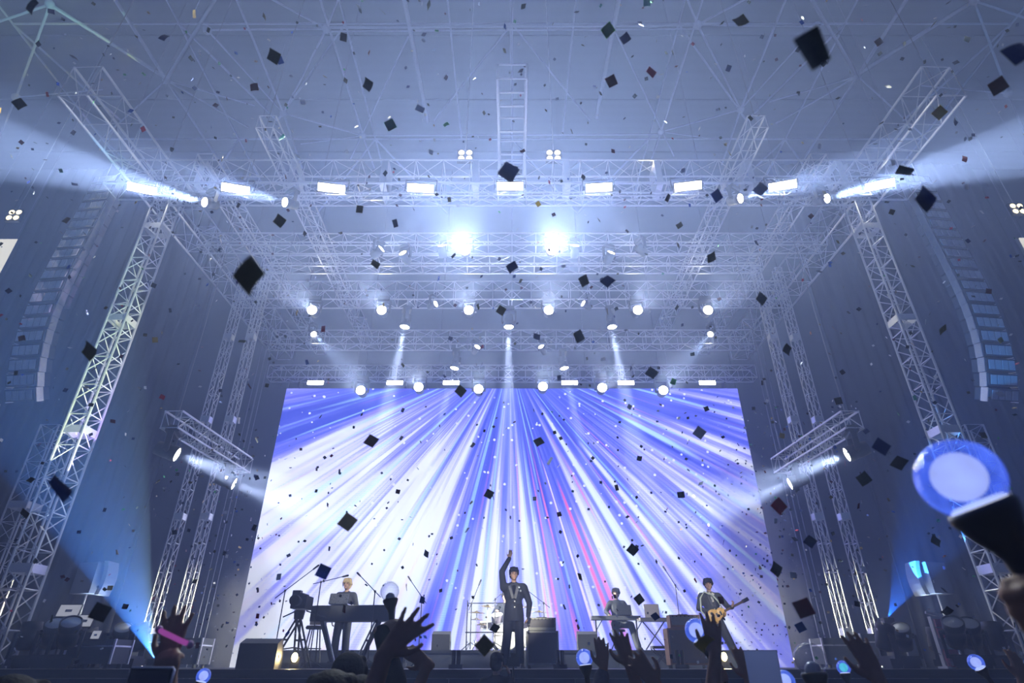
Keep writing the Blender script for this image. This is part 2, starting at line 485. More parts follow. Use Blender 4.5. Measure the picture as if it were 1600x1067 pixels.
# ---------------------------------------------------------------- roof space frame
SPACE = empty('roof_space_frame', (0, 14, 26), kind='structure')
LINES = [((78, 7), (258, 121), .11), ((78, 7), (25, 152), .07), ((177, -5), (260, 125), .10), ((338, -5), (260, 125), .10), ((260, 125), (398, 165), .05), ((260, 125), (388, 199), .06),
         ((260, 125), (350, 263), .08), ((260, 125), (150, 225), .05), ((324, 47), (510, 45), .06), ((368, -5), (443, 177), .07), ((324, 47), (443, 177), .05), ((418, -5), (510, 45), .06),
         ((499, -5), (567, 212), .07), ((510, 45), (443, 177), .06), ((443, 177), (567, 212), .05), ((443, 177), (472, 263), .07), ((510, 45), (530, -5), .06), ((567, 212), (585, 262), .06),
         ((638, 57), (547, 250), .045), ((631, -5), (668, 190), .13), ((699, -5), (721, 215), .06), ((25, 152), (160, 140), .04), ((78, 7), (-20, 40), .07), ((25, 152), (-20, 260), .06), ((567, 212), (470, 225), .035)]
def sline(a, b, w, z):
    A, B = at_z(*a, z), at_z(*b, z); rod(SPACE, 'strut', A, B, w * .75, ROD_ROOF)
for (a, b, w) in LINES:
    sline(a, b, w, 26.0); sline((1600 - a[0], a[1] - 6), (1600 - b[0], b[1] - 6), w, 26.0)
for (y, w) in ((43, .08), (49, .05)): sline((510, y), (1092, y - 4), w, 26.0)
sline((567, 212), (1036, 210), .055, 26.0)
sline((799, -10), (799, 100), .11, 29.5)
NODE = MB().lathe([(.02, -.2), (.14, -.14), (.2, 0), (.14, .14), (.02, .2)], 10).mesh('node_ball', ALU_DULL)
for (x, y) in ((260, 125), (443, 177), (510, 45), (567, 212), (78, 7), (25, 152), (324, 47)):
    for q in ((x, y), (1600 - x, y - 6)):
        o = link('node', NODE, SPACE); o.location = at_z(*q, 26.0) - SPACE.location
# fainter upper layer of the frame
ul = [(x, y) for y in (-4, 3, 10, 17, 24, 31) for x in (-24, -16, -8, 0, 8, 16, 24)]
for i, (x, y) in enumerate(ul):
    for dx, dy in ((8, 0), (0, 7), (4, 3.5), (-4, 3.5)):
        a = Vector((x, y, 28.8)); b = Vector((x + dx, y + dy, 28.8 if abs(dx) in (8, 0) else 26.2))
        if abs(b.x) > 26 or b.y > 32 or (dx in (4, -4) and (i + int(dx)) % 3 == 0): continue
        rod(SPACE, 'upper_strut', a, b, .05, ROD_ROOF)

# ================================================================ lamps
LAMPM = pbr('lamp_body', (.03, .031, .036), .4, .2, var=.15, scale=30)
GLASS_ON = glow('lit_lens', (.93, .96, 1.0), 30.0)
GLASS_BIG = glow('lit_lens_bright', (.95, .97, 1.0), 60.0)
GLASS_WARM = glow('lit_lens_warm', (1.0, .86, .55), 14.0)
GLASS_OFF = pbr('unlit_lens', (.35, .38, .45), .08, 0., var=0., coat=.6)
M_BASE = MB().box((0, 0, 0), (.40, .30, .13)).box((0, 0, .085), (.30, .22, .05)).mesh('lamp_base', LAMPM)
M_YOKE = MB().box((-.235, 0, -.2), (.05, .12, .44)).box((.235, 0, -.2), (.05, .12, .44)).box((0, 0, .01), (.52, .14, .06)).mesh('lamp_yoke', LAMPM)
M_HEAD = MB().lathe([(.08, -.30), (.16, -.27), (.175, -.05), (.165, .06), (.185, .08), (.185, .22), (.165, .225), (.16, .20)], 20).cyl((-.22, 0, 0), (.22, 0, 0), .05, n=10).mesh('lamp_head', LAMPM)
M_LENS = MB().lathe([(.16, .20), (.12, .215), (.06, .223), (0.001, .225)], 20).mesh('lamp_lens', GLASS_ON)
def add_light(parent, loc, aim, power, angle, color, blend=.3, size=.06, kind='SPOT'):
    d = bpy.data.lights.new('lamp_light', 'SPOT'); d.energy = power * BEAM; d.color = color
    d.spot_size = math.radians(angle); d.spot_blend = blend; d.shadow_soft_size = size
    o = bpy.data.objects.new('lamp_light', d); COL.objects.link(o); o.parent = parent
    o.location = loc; o.rotation_euler = Vector(aim).to_track_quat('-Z', 'Y').to_euler()
    return o
COOL = (.36, .52, 1.0); ICE = (.72, .83, 1.0); BLUE = (.22, .38, 1.0)
def lens_mesh(base, mat):
    m = base.copy(); m.materials.clear(); m.materials.append(mat); return m
LENSES = {}
def moving_head(p, target, power, angle, label, group, color=ICE, scale=1.0, up=True, lens=None, hang=None, blend=.3, lit=True, name='moving_head_light', safety=None):
    p = Vector(p); aim = (Vector(target) - p).normalized()
    T = empty(name, p, label, 'stage light', group)
    pan = math.atan2(aim.y, aim.x) - PI / 2; sg = 1 if up else -1
    R = Euler((0 if up else PI, 0, pan)).to_matrix().to_4x4(); Sc = Matrix.Diagonal((scale, scale, scale, 1))
    b = link('base', M_BASE, T); b.matrix_local = Matrix.Translation((0, 0, sg * .50 * scale)) @ R @ Sc
    y = link('yoke', M_YOKE, T); y.matrix_local = Matrix.Translation((0, 0, sg * .40 * scale)) @ R @ Sc
    z = aim; xax = Vector((math.cos(pan), math.sin(pan), 0)); yax = z.cross(xax).normalized(); xax = yax.cross(z)
    Q = Matrix((xax, yax, z)).transposed().to_4x4()
    h = link('head', M_HEAD, T); h.matrix_local = Q @ Sc
    lm = lens or (GLASS_ON if lit else GLASS_OFF)
    if lm.name not in LENSES: LENSES[lm.name] = lens_mesh(M_LENS, lm)
    link('lens', LENSES[lm.name], h)
    if hang is not None and abs(hang - p.z) > .5 * scale:
        rod(T, 'drop_pipe', p + Vector((0, 0, sg * .55 * scale)), Vector((p.x, p.y, hang)), .03)
    if safety: rod(T, 'safety_cable', p + Vector((0, 0, sg * .55 * scale)), Vector((p.x, p.y, safety)), .012)
    if power: add_light(T, aim * (.26 * scale), aim, power, angle, color, blend, .09 * scale)
    return T
M_FLOOD = MB().box((0, .09, 0), (.86, .16, .32)).box((0, .19, 0), (.6, .06, .2)).box((-.46, .08, 0), (.04, .10, .12)).box((.46, .08, 0), (.04, .10, .12)).mesh('flood_housing', LAMPM)
M_FACE = MB().box((0, 0, 0), (.80, .03, .24)).mesh('flood_face', glow('flood_face_glow', (.95, .97, 1.0), 26.0))
M_BRKT = MB().box((-.49, .08, .18), (.025, .06, .44)).box((.49, .08, .18), (.025, .06, .44)).box((0, .08, .4), (1.0, .06, .03)).mesh('flood_bracket', LAMPM)
for i, (x, y) in enumerate(((222, 295), (368, 295), (518, 294), (657, 294), (797, 291), (936, 293), (1075, 291), (1223, 290), (1375, 289))):
    p = at_d(x, y, 13.5)
    T = empty('flood_light', p, 'white rectangular flood lamp on the front rail, %s' % ('in the middle of the row' if i == 4 else ('last', 'second', 'third', 'fourth')[min(i, 8 - i)] + ' from the %s\'s end' % END[-1 if i < 4 else 1]), 'stage light', 'flood lamps on the front rail')
    aim = (Vector((p.x * .6, 0, 3)) - p).normalized()
    Q = aim.to_track_quat('-Y', 'Z').to_matrix().to_4x4()
    h = link('housing', M_FLOOD, T); h.matrix_local = Q
    link('lit_face', M_FACE, h); link('bracket', M_BRKT, T).matrix_local = Matrix.Translation((0, 0, 0))
    add_light(T, aim * .06, aim, 330, 105, COOL, .6, .2)
# two dazzling spotlights at stage centre
for x in (727, 862):
    p = at_d(x, 392, 17.0)
    moving_head(p, (p.x * .9, -1, 5.6), 14500, 40, 'dazzling white spotlight of the pair aimed straight out at the audience', 'dazzling centre pair', ICE, 1.2, lens=GLASS_BIG, hang=H0 - .1, blend=1.0)
    moving_head(p + Vector((math.copysign(.85, p.x), 0, 0)), (p.x * 2.4, 5, 25), 700, 26, 'upward tilted spotlight beside the dazzling centre pair', 'upward centre pair', COOL, .9, hang=H0 - .1, blend=.8)
# row of six round lamps
for x in (490, 598, 733, 857, 995, 1104):
    p = at_d(x, 487, 20.25)
    moving_head(p, (p.x * .8, -4, 8.0), 3400, 38, 'round white lamp in the row of six under the third cross truss', 'row of six round lamps', (.93, .96, 1.0), 1.15, hang=CZ + 13.3, blend=.9, lens=GLASS_BIG)
# row along the top of the screen
for x, y in ((565, 612), (655, 607), (748, 610), (848, 606), (940, 608), (1035, 612)):
    p = at_d(x, y, 23.35)
    moving_head(p, (p.x * .7, -4, 8.0), 3000, 38, 'round white lamp in the row along the top of the LED screen', 'lamps along the screen top', (.95, .97, 1.0), 1.2, hang=SZ1 + .25, blend=.9, lens=GLASS_BIG, safety=SZ1 + .85)
M_STRIP = MB().box((0, .06, 0), (.74, .12, .22)).mesh('strip_housing', LAMPM)
M_SFACE = MB().box((0, -.012, 0), (.70, .024, .17)).mesh('strip_face', GLASS_ON)
for i, x in enumerate((493, 617, 705, 890, 978, 1105)):
    p = at_d(x, 598, 23.22)
    T = empty('strip_light', p, 'small rectangular strobe on the lowest cross truss, %s from the %s\'s end' % (('first', 'second', 'third')[min(i, 5 - i)], END[-1 if i < 3 else 1]), 'stage light', 'strobes on the lowest cross truss')
    link('housing', M_STRIP, T); link('lit_face', M_SFACE, T)
    rod(T, 'bracket', p + Vector((0, .08, 0)), (p.x, 23.35, SZ1 + .85), .02)
# three straight-down beams
for x in (634, 795, 955):
    p = at_d(x, 503, 20.25)
    moving_head(p, (p.x * 1.25, 19.9, 1.5), 85000, 11, 'dark moving head throwing a soft white beam straight down', 'downward beam lamps', (.90, .94, 1.0), 1.15, hang=CZ + 13.3, blend=.4)
for x, s in ((712, -1), (880, 1)):
    p = at_d(x, 568, 22.3)
    moving_head(p, (p.x * 1.9, 22.2, 1.5), 45000, 9, 'rear moving head with a faint beam slanting down over the screen', 'rear downward beams', (.90, .94, 1.0), 1.1, hang=CZ + 12.3)
# sideways beams off the front truss
for x, y, s, pw in ((328, 318, -1, 70000), (453, 318, -1, 30000), (1284, 312, 1, 70000), (1149, 312, 1, 30000)):
    p = at_d(x, y, 13.6); q = at_d(x + s * 178, y - 46, 10.9)
    moving_head(p, q, pw, 17, 'moving head under the front truss firing a white beam out sideways', 'sideways beam lamps', ICE, .9, hang=CZ + 12.8, blend=.2)
for x, y, tx, ty, pw in ((590, 394, 640, 352, 18000), (1002, 390, 948, 330, 18000), (633, 402, 618, 375, 5000), (952, 402, 966, 370, 5000)):
    p = at_d(x, y, 16.75); q = at_d(tx, ty, 16.1)
    moving_head(p, q, pw, 14, 'moving head under the second cross truss with its beam tilted upward', 'upward tilted beams', ICE if pw > 9000 else (1., .86, .6), .9, hang=H0 - .1, lens=None if pw > 9000 else GLASS_WARM)
for x, y, tx, ty in ((676, 477, 712, 461), (916, 477, 880, 455), (743, 546, 760, 520), (848, 546, 832, 518), (488, 520, 512, 545), (1112, 520, 1090, 545)):
    p = at_d(x, y, 20.25 if y < 500 else 22.3); q = at_d(tx, ty, 19.6 if y < 500 else 21.5)
    moving_head(p, q, 10000, 13, 'small moving head with a short slanting beam under the rear trusses', 'short slanting beams', ICE, .8, hang=CZ + (13.3 if y < 500 else 12.3))
# wing lamps on the low hanging trusses
for s in (-1, 1):
    A_, B_ = at_d(800 + s * 532, 655, 13.0), at_d(800 + s * 418, 728, 16.8)
    for t, pw, dz in ((.06, 30000, .72), (.80, 15000, .66)):
        c = A_.lerp(B_, t); p = c - Vector((s * .0, 0, dz))
        moving_head(p, p + Vector((-s * 7, 2.0, -2.1)), pw, 24, 'white wash lamp at the %s end of the low wing truss, %s\'s side' % ('forward' if t < .5 else 'rear', END[s]), 'wing wash lamps', (.93, .97, 1.0), 1.0, hang=c.z - .2, blend=.5)
# four-bulb blinders
M_BLIND = MB().box((0, .06, 0), (.62, .12, .62)).mesh('blinder_housing', LAMPM)
M_BULB = MB().lathe([(.115, 0), (.1, .03), (.05, .05), (.001, .055)], 14, rot=(PI / 2, 0, 0)).mesh('blinder_bulb', glow('tungsten_bulb', (1., .90, .66), 4.0))
for x, y, D in ((727, 243, 16.0), (865, 243, 16.0), (22, 336, 19.0), (1590, 326, 19.0)):
    p = at_d(x, y, D)
    T = empty('blinder_light', p, 'four bulb warm blinder lamp hung %s' % ('above the front cross truss' if D < 17 else 'high outside the black side drape'), 'stage light', 'four bulb blinders')
    link('housing', M_BLIND, T)
    for dx in (-.15, .15):
        for dz in (-.15, .15): o = link('bulb', M_BULB, T); o.location = (dx, -.005, dz)
    rod(T, 'drop_pipe', p + Vector((0, .06, .3)), Vector((p.x, p.y + .06, ROOF_Z - .04)), .02)
# floor moving heads in the stage wings; the lit ones wash the towers blue
for s in (-1, 1):
    for x, y, D, on in ((722, 1005, 12.6, 0), (700, 1012, 12.3, 0), (612, 1000, 14.2, 0), (758, 1004, 13.4, 1), (585, 1004, 14.0, 1), (660, 990, 15.4, 1)):
        p = at_d(800 + s * x, y, D); p.z = STAGE + .612
        moving_head(p, (s * 11.2, 14.2, 11) if on else p + Vector((-s * .6, -1.2, 1.5)), 380 if on else 0, 60, 'moving head on the stage floor, %s, wing on the %s\'s side' % ('lit lens tilted up' if on else 'unlit lens', END[s]), 'floor lamps in the wings', (.45, .60, 1.0), 1.0, up=False, lit=bool(on))

# ================================================================ hanging loudspeaker columns
CABM = pbr('speaker_cabinet', (.05, .052, .06), .55, var=.15)
GRILLE = pbr('speaker_grille', (.72, .74, .80), .4, .4, var=.25, scale=60, bump=.3)
M_CAB = MB().box((0, 0, 0), (1.05, .55, .40)).mesh('cabinet', CABM)
gr = MB()
for i in range(4): gr.box((-.36 + i * .24, -.285, 0), (.20, .03, .30))
M_GR = gr.mesh('grille', GRILLE)
M_RIG = MB().box((0, -.1, 0), (.03, .25, .46)).mesh('rigging_bar', ALU)
for s in (-1, 1):
    top = at_d(800 + s * 628, 288, 17.0); bot = at_d(800 + s * 710, 655, 17.0)
    n = 20; A = empty('line_array', (top.x, 17.0, bot.z), 'long curved column of hanging loudspeakers outside the front tower, %s\'s side' % END[s], 'loudspeaker', 'hanging loudspeaker columns')
    y, z = 17.0, top.z; tilt = -.02
    for i in range(n):
        tilt = -.05 + .55 * max(0, (i - 8) / 11) ** 1.8
        o = link('cabinet', M_CAB, A); o.location = Vector((top.x, y, z)) - A.location
        o.rotation_euler = Euler((tilt, 0, s * .12), 'XYZ')
        link('grille', M_GR, o); [setattr(link('rigging_bar', M_RIG, o), 'location', (q, 0, 0)) for q in (-.545, .545)]
        z -= .47 * math.cos(tilt); y += .47 * math.sin(tilt)
    for q in (-.3, .3):
        rod(A, 'chain', (top.x + q, 17.0, top.z + .2), (top.x + q, 17.0, ROOF_Z - .04), .015, ROD_CABLE)
# side relay screens beyond the drapes
for s, (x0, x1, y0) in ((-1, (-60, 30, 374)), (1, (1592, 1690, 372))):
    a = at_d(x0, y0, 21.2); b = at_d(x1, y0, 21.2)
    w = b.x - a.x
    T = empty('relay_screen', ((a.x + b.x) / 2, 21.2, a.z - 5.2), 'tall white relay screen outside the black drape, %s\'s side' % END[s], 'screen')
    MB().box((0, 0, 2.6), (w, .05, 5.2)).build('display_face', glow('relay_glow', (.80, .84, 1.0), 1.3), T)
    MB().box((0, .1, 2.6), (w + .1, .14, 5.3)).build('cabinet_frame', BLACK, T)
    for q in (-.4, .4): rod(T, 'chain', T.location + Vector((q * w, .1, 5.2)), Vector((T.location.x + q * w, 21.3, ROOF_Z - .04)), .02, ROD_CABLE)
# ================================================================ people
SKIN = pbr('skin', (.52, .33, .26), .5, var=.06, scale=30)
SKIN_BACKLIT = pbr('backlit_skin', (.30, .17, .13), .55, var=.08, scale=30, spec=.25)  # darker copy of skin for the audience, backlit shade put into the colour
SUIT = pbr('dark_suit_cloth', (.018, .022, .042), .8, var=.2, scale=50)
SUIT_G = pbr('charcoal_suit_cloth', (.040, .045, .065), .75, var=.2, scale=50)
SHOE = pbr('black_leather', (.015, .015, .018), .35, var=.1)
HAIR_B = pbr('black_hair', (.014, .012, .014), .7, var=.4, scale=45, bump=.9, spec=.12)
HAIR_F = pbr('fair_hair', (.70, .54, .32), .6, var=.3, scale=45, bump=.8)
BLACKC = pbr('black_cotton', (.012, .012, .016), .9, var=.2, scale=60, spec=.1)
NAVYC = pbr('navy_cotton', (.02, .025, .06), .9, var=.2, scale=60, spec=.1)
GREYC = pbr('grey_cotton', (.16, .15, .19), .85, var=.15, scale=60)
WHITEC = pbr('white_cotton', (.7, .7, .74), .8, var=.05, scale=60)
EYEM = pbr('eye_dark', (.02, .015, .015), .2, var=0.)
LIPM = pbr('lips', (.42, .16, .15), .5, var=.05)
V = Vector
def capsule(mb, a, ra, b, rb, n=10):
    a, b = V(a), V(b); d = b - a; L = d.length
    if L < 1e-5: d = V((0, 0, 1))
    q = d.to_track_quat('Z', 'Y').to_matrix()
    prof = []
    for k in range(4): t = -PI / 2 + PI / 2 * k / 4; prof.append((ra * math.cos(t) if k else .0005, ra * math.sin(t)))
    prof.append((ra, 0)); prof.append((rb, L))
    for k in range(1, 5): t = PI / 2 * k / 4; prof.append((rb * math.cos(t) if k < 4 else .0005, L + rb * math.sin(t)))
    mb.lathe(prof, n, a, q)
    return mb
def ellip(mb, c, r, rot=(0, 0, 0), n=14):
    R = Euler(rot).to_matrix() @ Matrix.Diagonal(r)
    prof = [(max(.0005, math.cos(-PI / 2 + PI * k / 10)), math.sin(-PI / 2 + PI * k / 10)) for k in range(11)]
    mb.lathe(prof, n, c, R); return mb
def organic(name, mb, voxel, mat, parent, smooth=4):
    """fuse overlapping solids into one continuous smooth surface"""
    me = mb.mesh(name); o = bpy.data.objects.new(name, me); COL.objects.link(o)
    r = o.modifiers.new('fuse', 'REMESH'); r.mode = 'VOXEL'; r.voxel_size = voxel
    s = o.modifiers.new('soften', 'SMOOTH'); s.factor = .5; s.iterations = smooth
    o.parent = parent; me.materials.append(mat)
    PENDING.append(o)
    return o
PENDING = []
def finish_organic():
    """turn every fused solid into a plain mesh, in one pass"""
    dg = bpy.context.evaluated_depsgraph_get()
    new = [bpy.data.meshes.new_from_object(o.evaluated_get(dg)) for o in PENDING]
    for o, nm in zip(PENDING, new):
        mt = o.data.materials[0]; old = o.data
        o.modifiers.clear(); o.data = nm; nm.name = old.name
        nm.materials.clear(); nm.materials.append(mt)
        nm.polygons.foreach_set('use_smooth', [True] * len(nm.polygons))
    PENDING.clear()
def perp(d, n):
    d = V(d).normalized(); n = V(n); n = (n - d * n.dot(d)).normalized(); return d, n
def hand(mb, w, d, n, side, spread=.16, curl=.12, k=1.0, thumb=.9, curls=None):
    """palm and five fingers; w wrist, d finger direction, n palm normal, side = +1/-1 chooses where the thumb sits"""
    d, n = perp(d, n); s = d.cross(n) * side; w = V(w)
    P = lambda a, b, c=0.: w + (d * a + s * b + n * c) * k
    for b in (.026, .009, -.009, -.026): capsule(mb, P(.012, b * .62), .0135 * k, P(.092 if b > -.02 else .084, b * 1.12), .0125 * k, 8)
    capsule(mb, P(-.02, 0), .024 * k, P(.02, 0), .022 * k)
    L = ((.031, .074, 1.0), (.0105, .082, .28), (-.0105, .075, -.45), (-.030, .060, -1.35))
    for i, (b, ln, sp) in enumerate(L):
        c = curls[i] if curls else curl
        base = P(.095 if i < 3 else .085, b); dr = (d * math.cos(sp * spread) + s * math.sin(sp * spread)).normalized()
        r = .0112 * k * (1 if i < 3 else .88); seg = (.46, .30, .24); p = base
        for j, q in enumerate(seg):
            a = c * (j + .6); v = dr * math.cos(a) + n * math.sin(a); v.normalize()
            e = p + v * ln * q * k; capsule(mb, p, r * (1 - .09 * j), e, r * (1 - .09 * (j + 1)), 8); p = e
            dr = v
    b0 = P(.022, .022, .004); v = (s * thumb + d * .75 + n * .15).normalized(); p1 = b0 + v * .038 * k
    v2 = (s * thumb * .55 + d + n * .2).normalized(); p2 = p1 + v2 * .030 * k; p3 = p2 + (d + s * .12 * thumb + n * .2).normalized() * .026 * k
    capsule(mb, b0, .0155 * k, p1, .0125 * k, 8); capsule(mb, p1, .0125 * k, p2, .0105 * k, 8); capsule(mb, p2, .0105 * k, p3, .0085 * k, 8)
def head(parent, mb, c, look, hair, hairmat, style, tilt=0.):
    """skull, jaw, nose and ears go into the body; eyes, mouth and hair are parts"""
    c = V(c); f = V(look); f.z = 0; f.normalize(); s = V((-f.y, f.x, 0)); u = V((0, 0, 1))
    f2 = (f * math.cos(tilt) + u * math.sin(tilt)); u2 = (u * math.cos(tilt) - f * math.sin(tilt))
    P = lambda a, b, z: c + f2 * a + s * b + u2 * z
    yaw = math.atan2(f.y, f.x)
    ellip(mb, P(-.008, 0, .028), (.096, .076, .098), (0, -tilt, yaw))
    ellip(mb, P(.022, 0, -.045), (.066, .057, .072), (0, -tilt, yaw))
    capsule(mb, P(.088, 0, .012), .011, P(.104, 0, -.018), .014, 8)
    ellip(mb, P(.062, 0, -.092), (.026, .028, .022), (0, -tilt, yaw))
    for q in (-1, 1): ellip(mb, P(-.002, q * .079, -.008), (.018, .010, .032), (0, -tilt, yaw))
    if parent is not None:
        for q in (-1, 1):
            m_ = MB(); ellip(m_, P(.083, q * .031, .012), (.009, .015, .0075), (0, -tilt, yaw), 10); m_.build('eye', EYEM, parent)
        m_ = MB(); ellip(m_, P(.086, 0, -.058), (.008, .024, .007), (0, -tilt, yaw), 10); m_.build('mouth', LIPM, parent)
    if hair:
        h = MB(); rot = (0, -tilt, yaw)
        ellip(h, P(-.022, 0, .055), (.108, .092, .092), rot)
        ellip(h, P(-.055, 0, -.01), (.072, .086, .095), rot)
        if style in ('bangs', 'mop'):
            for b in (-.055, -.03, 0., .03, .055): capsule(h, P(.05, b, .10), .030, P(.088, b * .95, .055 - .012 * abs(b) / .05), .016, 8)
            for q in (-1, 1): capsule(h, P(.03, q * .078, .06), .026, P(.03, q * .084, -.012), .016, 8)
        if style == 'mop':
            for a in range(11):
                t = -PI * .85 + a * PI * 1.7 / 10
                capsule(h, P(.055 * math.cos(t), .065 * math.sin(t), .10), .034, P(.10 * math.cos(t) - .01, .098 * math.sin(t), .015 + .03 * math.cos(t)), .022, 8)
        if style == 'long':
            for b in (-.07, -.035, 0, .035, .07): capsule(h, P(-.06, b, .02), .035, P(-.085, b * 1.3, -.26), .03, 8)
        organic('hair', h, .009, hairmat, parent, 2)
def person(name, loc, label, cat='person', group=None, yaw=0., H=1.75, arms=None, legs=None, lean=(0, 0), head_look=None, head_tilt=0., hair=('bangs', None), top=None, trousers=None, skin=None, voxel=.011, pelvis=None, sleeve=1.0, hands=None, belt=True, chest=1.0, jacket_tail=False, face=True):
    """arms: {'L': (elbow, wrist), 'R': ...} and legs: (knee, ankle, toe) in metres, person facing -y, feet at z = 0"""
    T = empty(name, loc, label, cat, group); T.rotation_euler = (0, 0, yaw)
    k = H / 1.75; skin = skin or SKIN
    pel = V(pelvis or (0, 0, .91 * k)); up = V((lean[0], lean[1], 1)).normalized()
    chestp = pel + up * .30 * k; neck = pel + up * .53 * k; hd = neck + (up * .7 + V((0, -.25, .6))).normalized() * .13 * k
    sh = {-1: pel + up * .46 * k + V((-.185 * k * chest, 0, 0)), 1: pel + up * .46 * k + V((.185 * k * chest, 0, 0))}
    hp = {-1: pel + V((-.09 * k, 0, -.02)), 1: pel + V((.09 * k, 0, -.02))}
    B, J, TR = MB(), MB(), MB()
    # torso
    for M_, e in ((B, 0.), (J, .020)):
        ellip(M_, pel + up * .36 * k, (.165 * k * chest + e, .105 * k + e, .20 * k + e), (0, 0, 0))
        ellip(M_, pel + up * .14 * k, (.140 * k * chest + e, .098 * k + e, .19 * k + e), (0, 0, 0))
        capsule(M_, sh[-1] + V((.02, 0, .01)), .062 * k + e, sh[1] + V((-.02, 0, .01)), .062 * k + e)
    if jacket_tail: J.lathe([(.0005, -.135), (1., -.135), (.97, -.02), (.88, .16), (.0005, .16)], 20, pel, Matrix.Diagonal((.196 * k, .146 * k, 1)))
    ellip(B, pel, (.155 * k, .11 * k, .13 * k)); ellip(TR, pel + V((0, 0, -.0)), (.170 * k, .124 * k, .135 * k))
    capsule(B, neck - up * .08, .056 * k, hd - V((0, -.02, .04)), .050 * k)
    # arms
    arms = arms or {}
    for s in (-1, 1):
        el, wr = arms.get(s, ((s * .25, .02, 1.12 * k), (s * .27, -.08, .88 * k)))[:2]
        el, wr = V(el), V(wr)
        capsule(B, sh[s], .052 * k, el, .040 * k); capsule(B, el, .042 * k, wr, .027 * k)
        capsule(J, sh[s], .074 * k, el, .060 * k)
        if sleeve > 0: capsule(J, el, .060 * k, el + (wr - el) * min(sleeve, .98), (.060 - .014 * sleeve) * k)
        hh = (hands or {}).get(s, {})
        d = hh.get('d', (wr - el)); n = hh.get('n', (-s * .9, .0, .0))
        hand(B, wr, d, n, hh.get('side', 1), hh.get('spread', .10), hh.get('curl', .35), 1.0 * k, hh.get('thumb', .6), hh.get('curls'))
    legs = legs or {}
    for s in (-1, 1):
        kn, an, toe = legs.get(s, ((s * .11, -.03, .50 * k), (s * .12, .02, .085), (s * .145, -.15, .035)))
        kn, an, toe = V(kn), V(an), V(toe)
        capsule(B, hp[s], .082 * k, kn, .056 * k); capsule(B, kn, .056 * k, an, .040)
        capsule(B, an + V((0, .03, -.045)), .034, toe, .028)
        capsule(TR, hp[s], .106 * k, kn, .088 * k); capsule(TR, kn, .088 * k, an + V((0, .0, .015)), .084)
        f = MB(); capsule(f, an + V((0, .035, -.04)), .045, toe + V((0, 0, .006)), .040); capsule(f, an + V((0, .01, -.0)), .046, an + V((0, .02, .03)), .044)
        f.box(((an + toe) / 2 + V((0, .0, 0))).to_tuple()[:2] + (min(an.z - .07, toe.z - .03) + .012,), (.085, abs(an.y - toe.y) + .10, .024), (0, 0, math.atan2(toe.x - an.x, -(toe.y - an.y))))
        organic('shoe', f, .011, SHOE, T, 2)
    look = V(head_look or (0, -1, 0))
    head(T if face else None, B, hd + V((0, 0, .05)), look, False, None, '')
    if hair[0]:
        hb = MB(); dummy = MB(); head(None, dummy, hd + V((0, 0, .05)), look, True, hair[1], hair[0])
        for o in [o for o in COL.objects if o.name.startswith('hair') and o.parent is None]: o.parent = T
    organic('body', B, voxel, skin, T, 2)
    organic('jacket' if sleeve > .6 else 'shirt', J, max(voxel, .013), top or SUIT, T)
    organic('trousers', TR, max(voxel, .014), trousers or SUIT, T)
    T['head'] = list(hd)
    return T
# ---------------------------------------------------------------- performers
DKZ = STAGE
RIS = riser('drum_riser', -6.0, 6.0, 14.9, 18.6, .36, 'long low riser under the drummer and the seated keyboard player')
KRIS = riser('keyboard_riser', -4.9, -2.35, 13.5, 14.85, .10, 'thin platform under the fair-haired keyboard player\'s keyboard')
# front man, one arm up, microphone hand down
def on(px, py, D, z): p = at_d(px, py, D); return V((p.x, D, z))
fm = on(803, 1000, 12.2, DKZ)
fmo = person('person', fm, 'singer in a dark suit at stage centre, one arm raised, black hair', head_look=(.12, -1, 0),
    arms={-1: ((-.235, -.02, 1.66), (-.09, -.06, 1.90)), 1: ((.30, .02, 1.10), (.27, -.08, .87))},
    hands={-1: {'d': (.25, -.05, 1), 'n': (0, -1, .1), 'side': -1, 'spread': .2, 'curl': .05, 'thumb': .9}, 1: {'curl': .9, 'n': (-1, -.2, 0)}},
    legs={-1: ((-.13, -.03, .49), (-.19, .02, .085), (-.23, -.14, .035)), 1: ((.10, -.03, .49), (.11, .02, .085), (.15, -.15, .035))},
    hair=('bangs', HAIR_B), top=SUIT, trousers=SUIT, jacket_tail=True, voxel=.0095, chest=1.08)
def mic(loc, d, label, mat=DARKM):
    d = V(d).normalized(); T = empty('microphone', loc, label, 'microphone')
    m_ = MB(); q = d.to_track_quat('Z', 'Y').to_matrix()
    m_.lathe([(.012, -.09), (.016, 0), (.02, .06), (.021, .075)], 12, (0, 0, 0), q); m_.build('handle', mat, T)
    m_ = MB(); ellip(m_, d * .10, (.027, .027, .03)); m_.build('grille', pbr('mic_mesh', (.3, .3, .33), .4, .8, scale=300, bump=.5), T)
    return T
mic(fm + V((.265, -.135, .80)), (.05, -.35, -1), 'handheld microphone in the singer\'s lowered hand')
# badges on the singer's jacket
for dx, dz, r in ((.10, 1.36, .022), (.085, 1.31, .017), (.13, 1.30, .02), (-.075, 1.38, .016), (-.09, 1.33, .014)):
    m_ = MB(); ellip(m_, (dx, -.128 - .02 * (dz > 1.33) + .012, dz), (r, .010, r)); m_.build('badge', pbr('silver_badge', (.8, .82, .9), .2, .9), fmo)
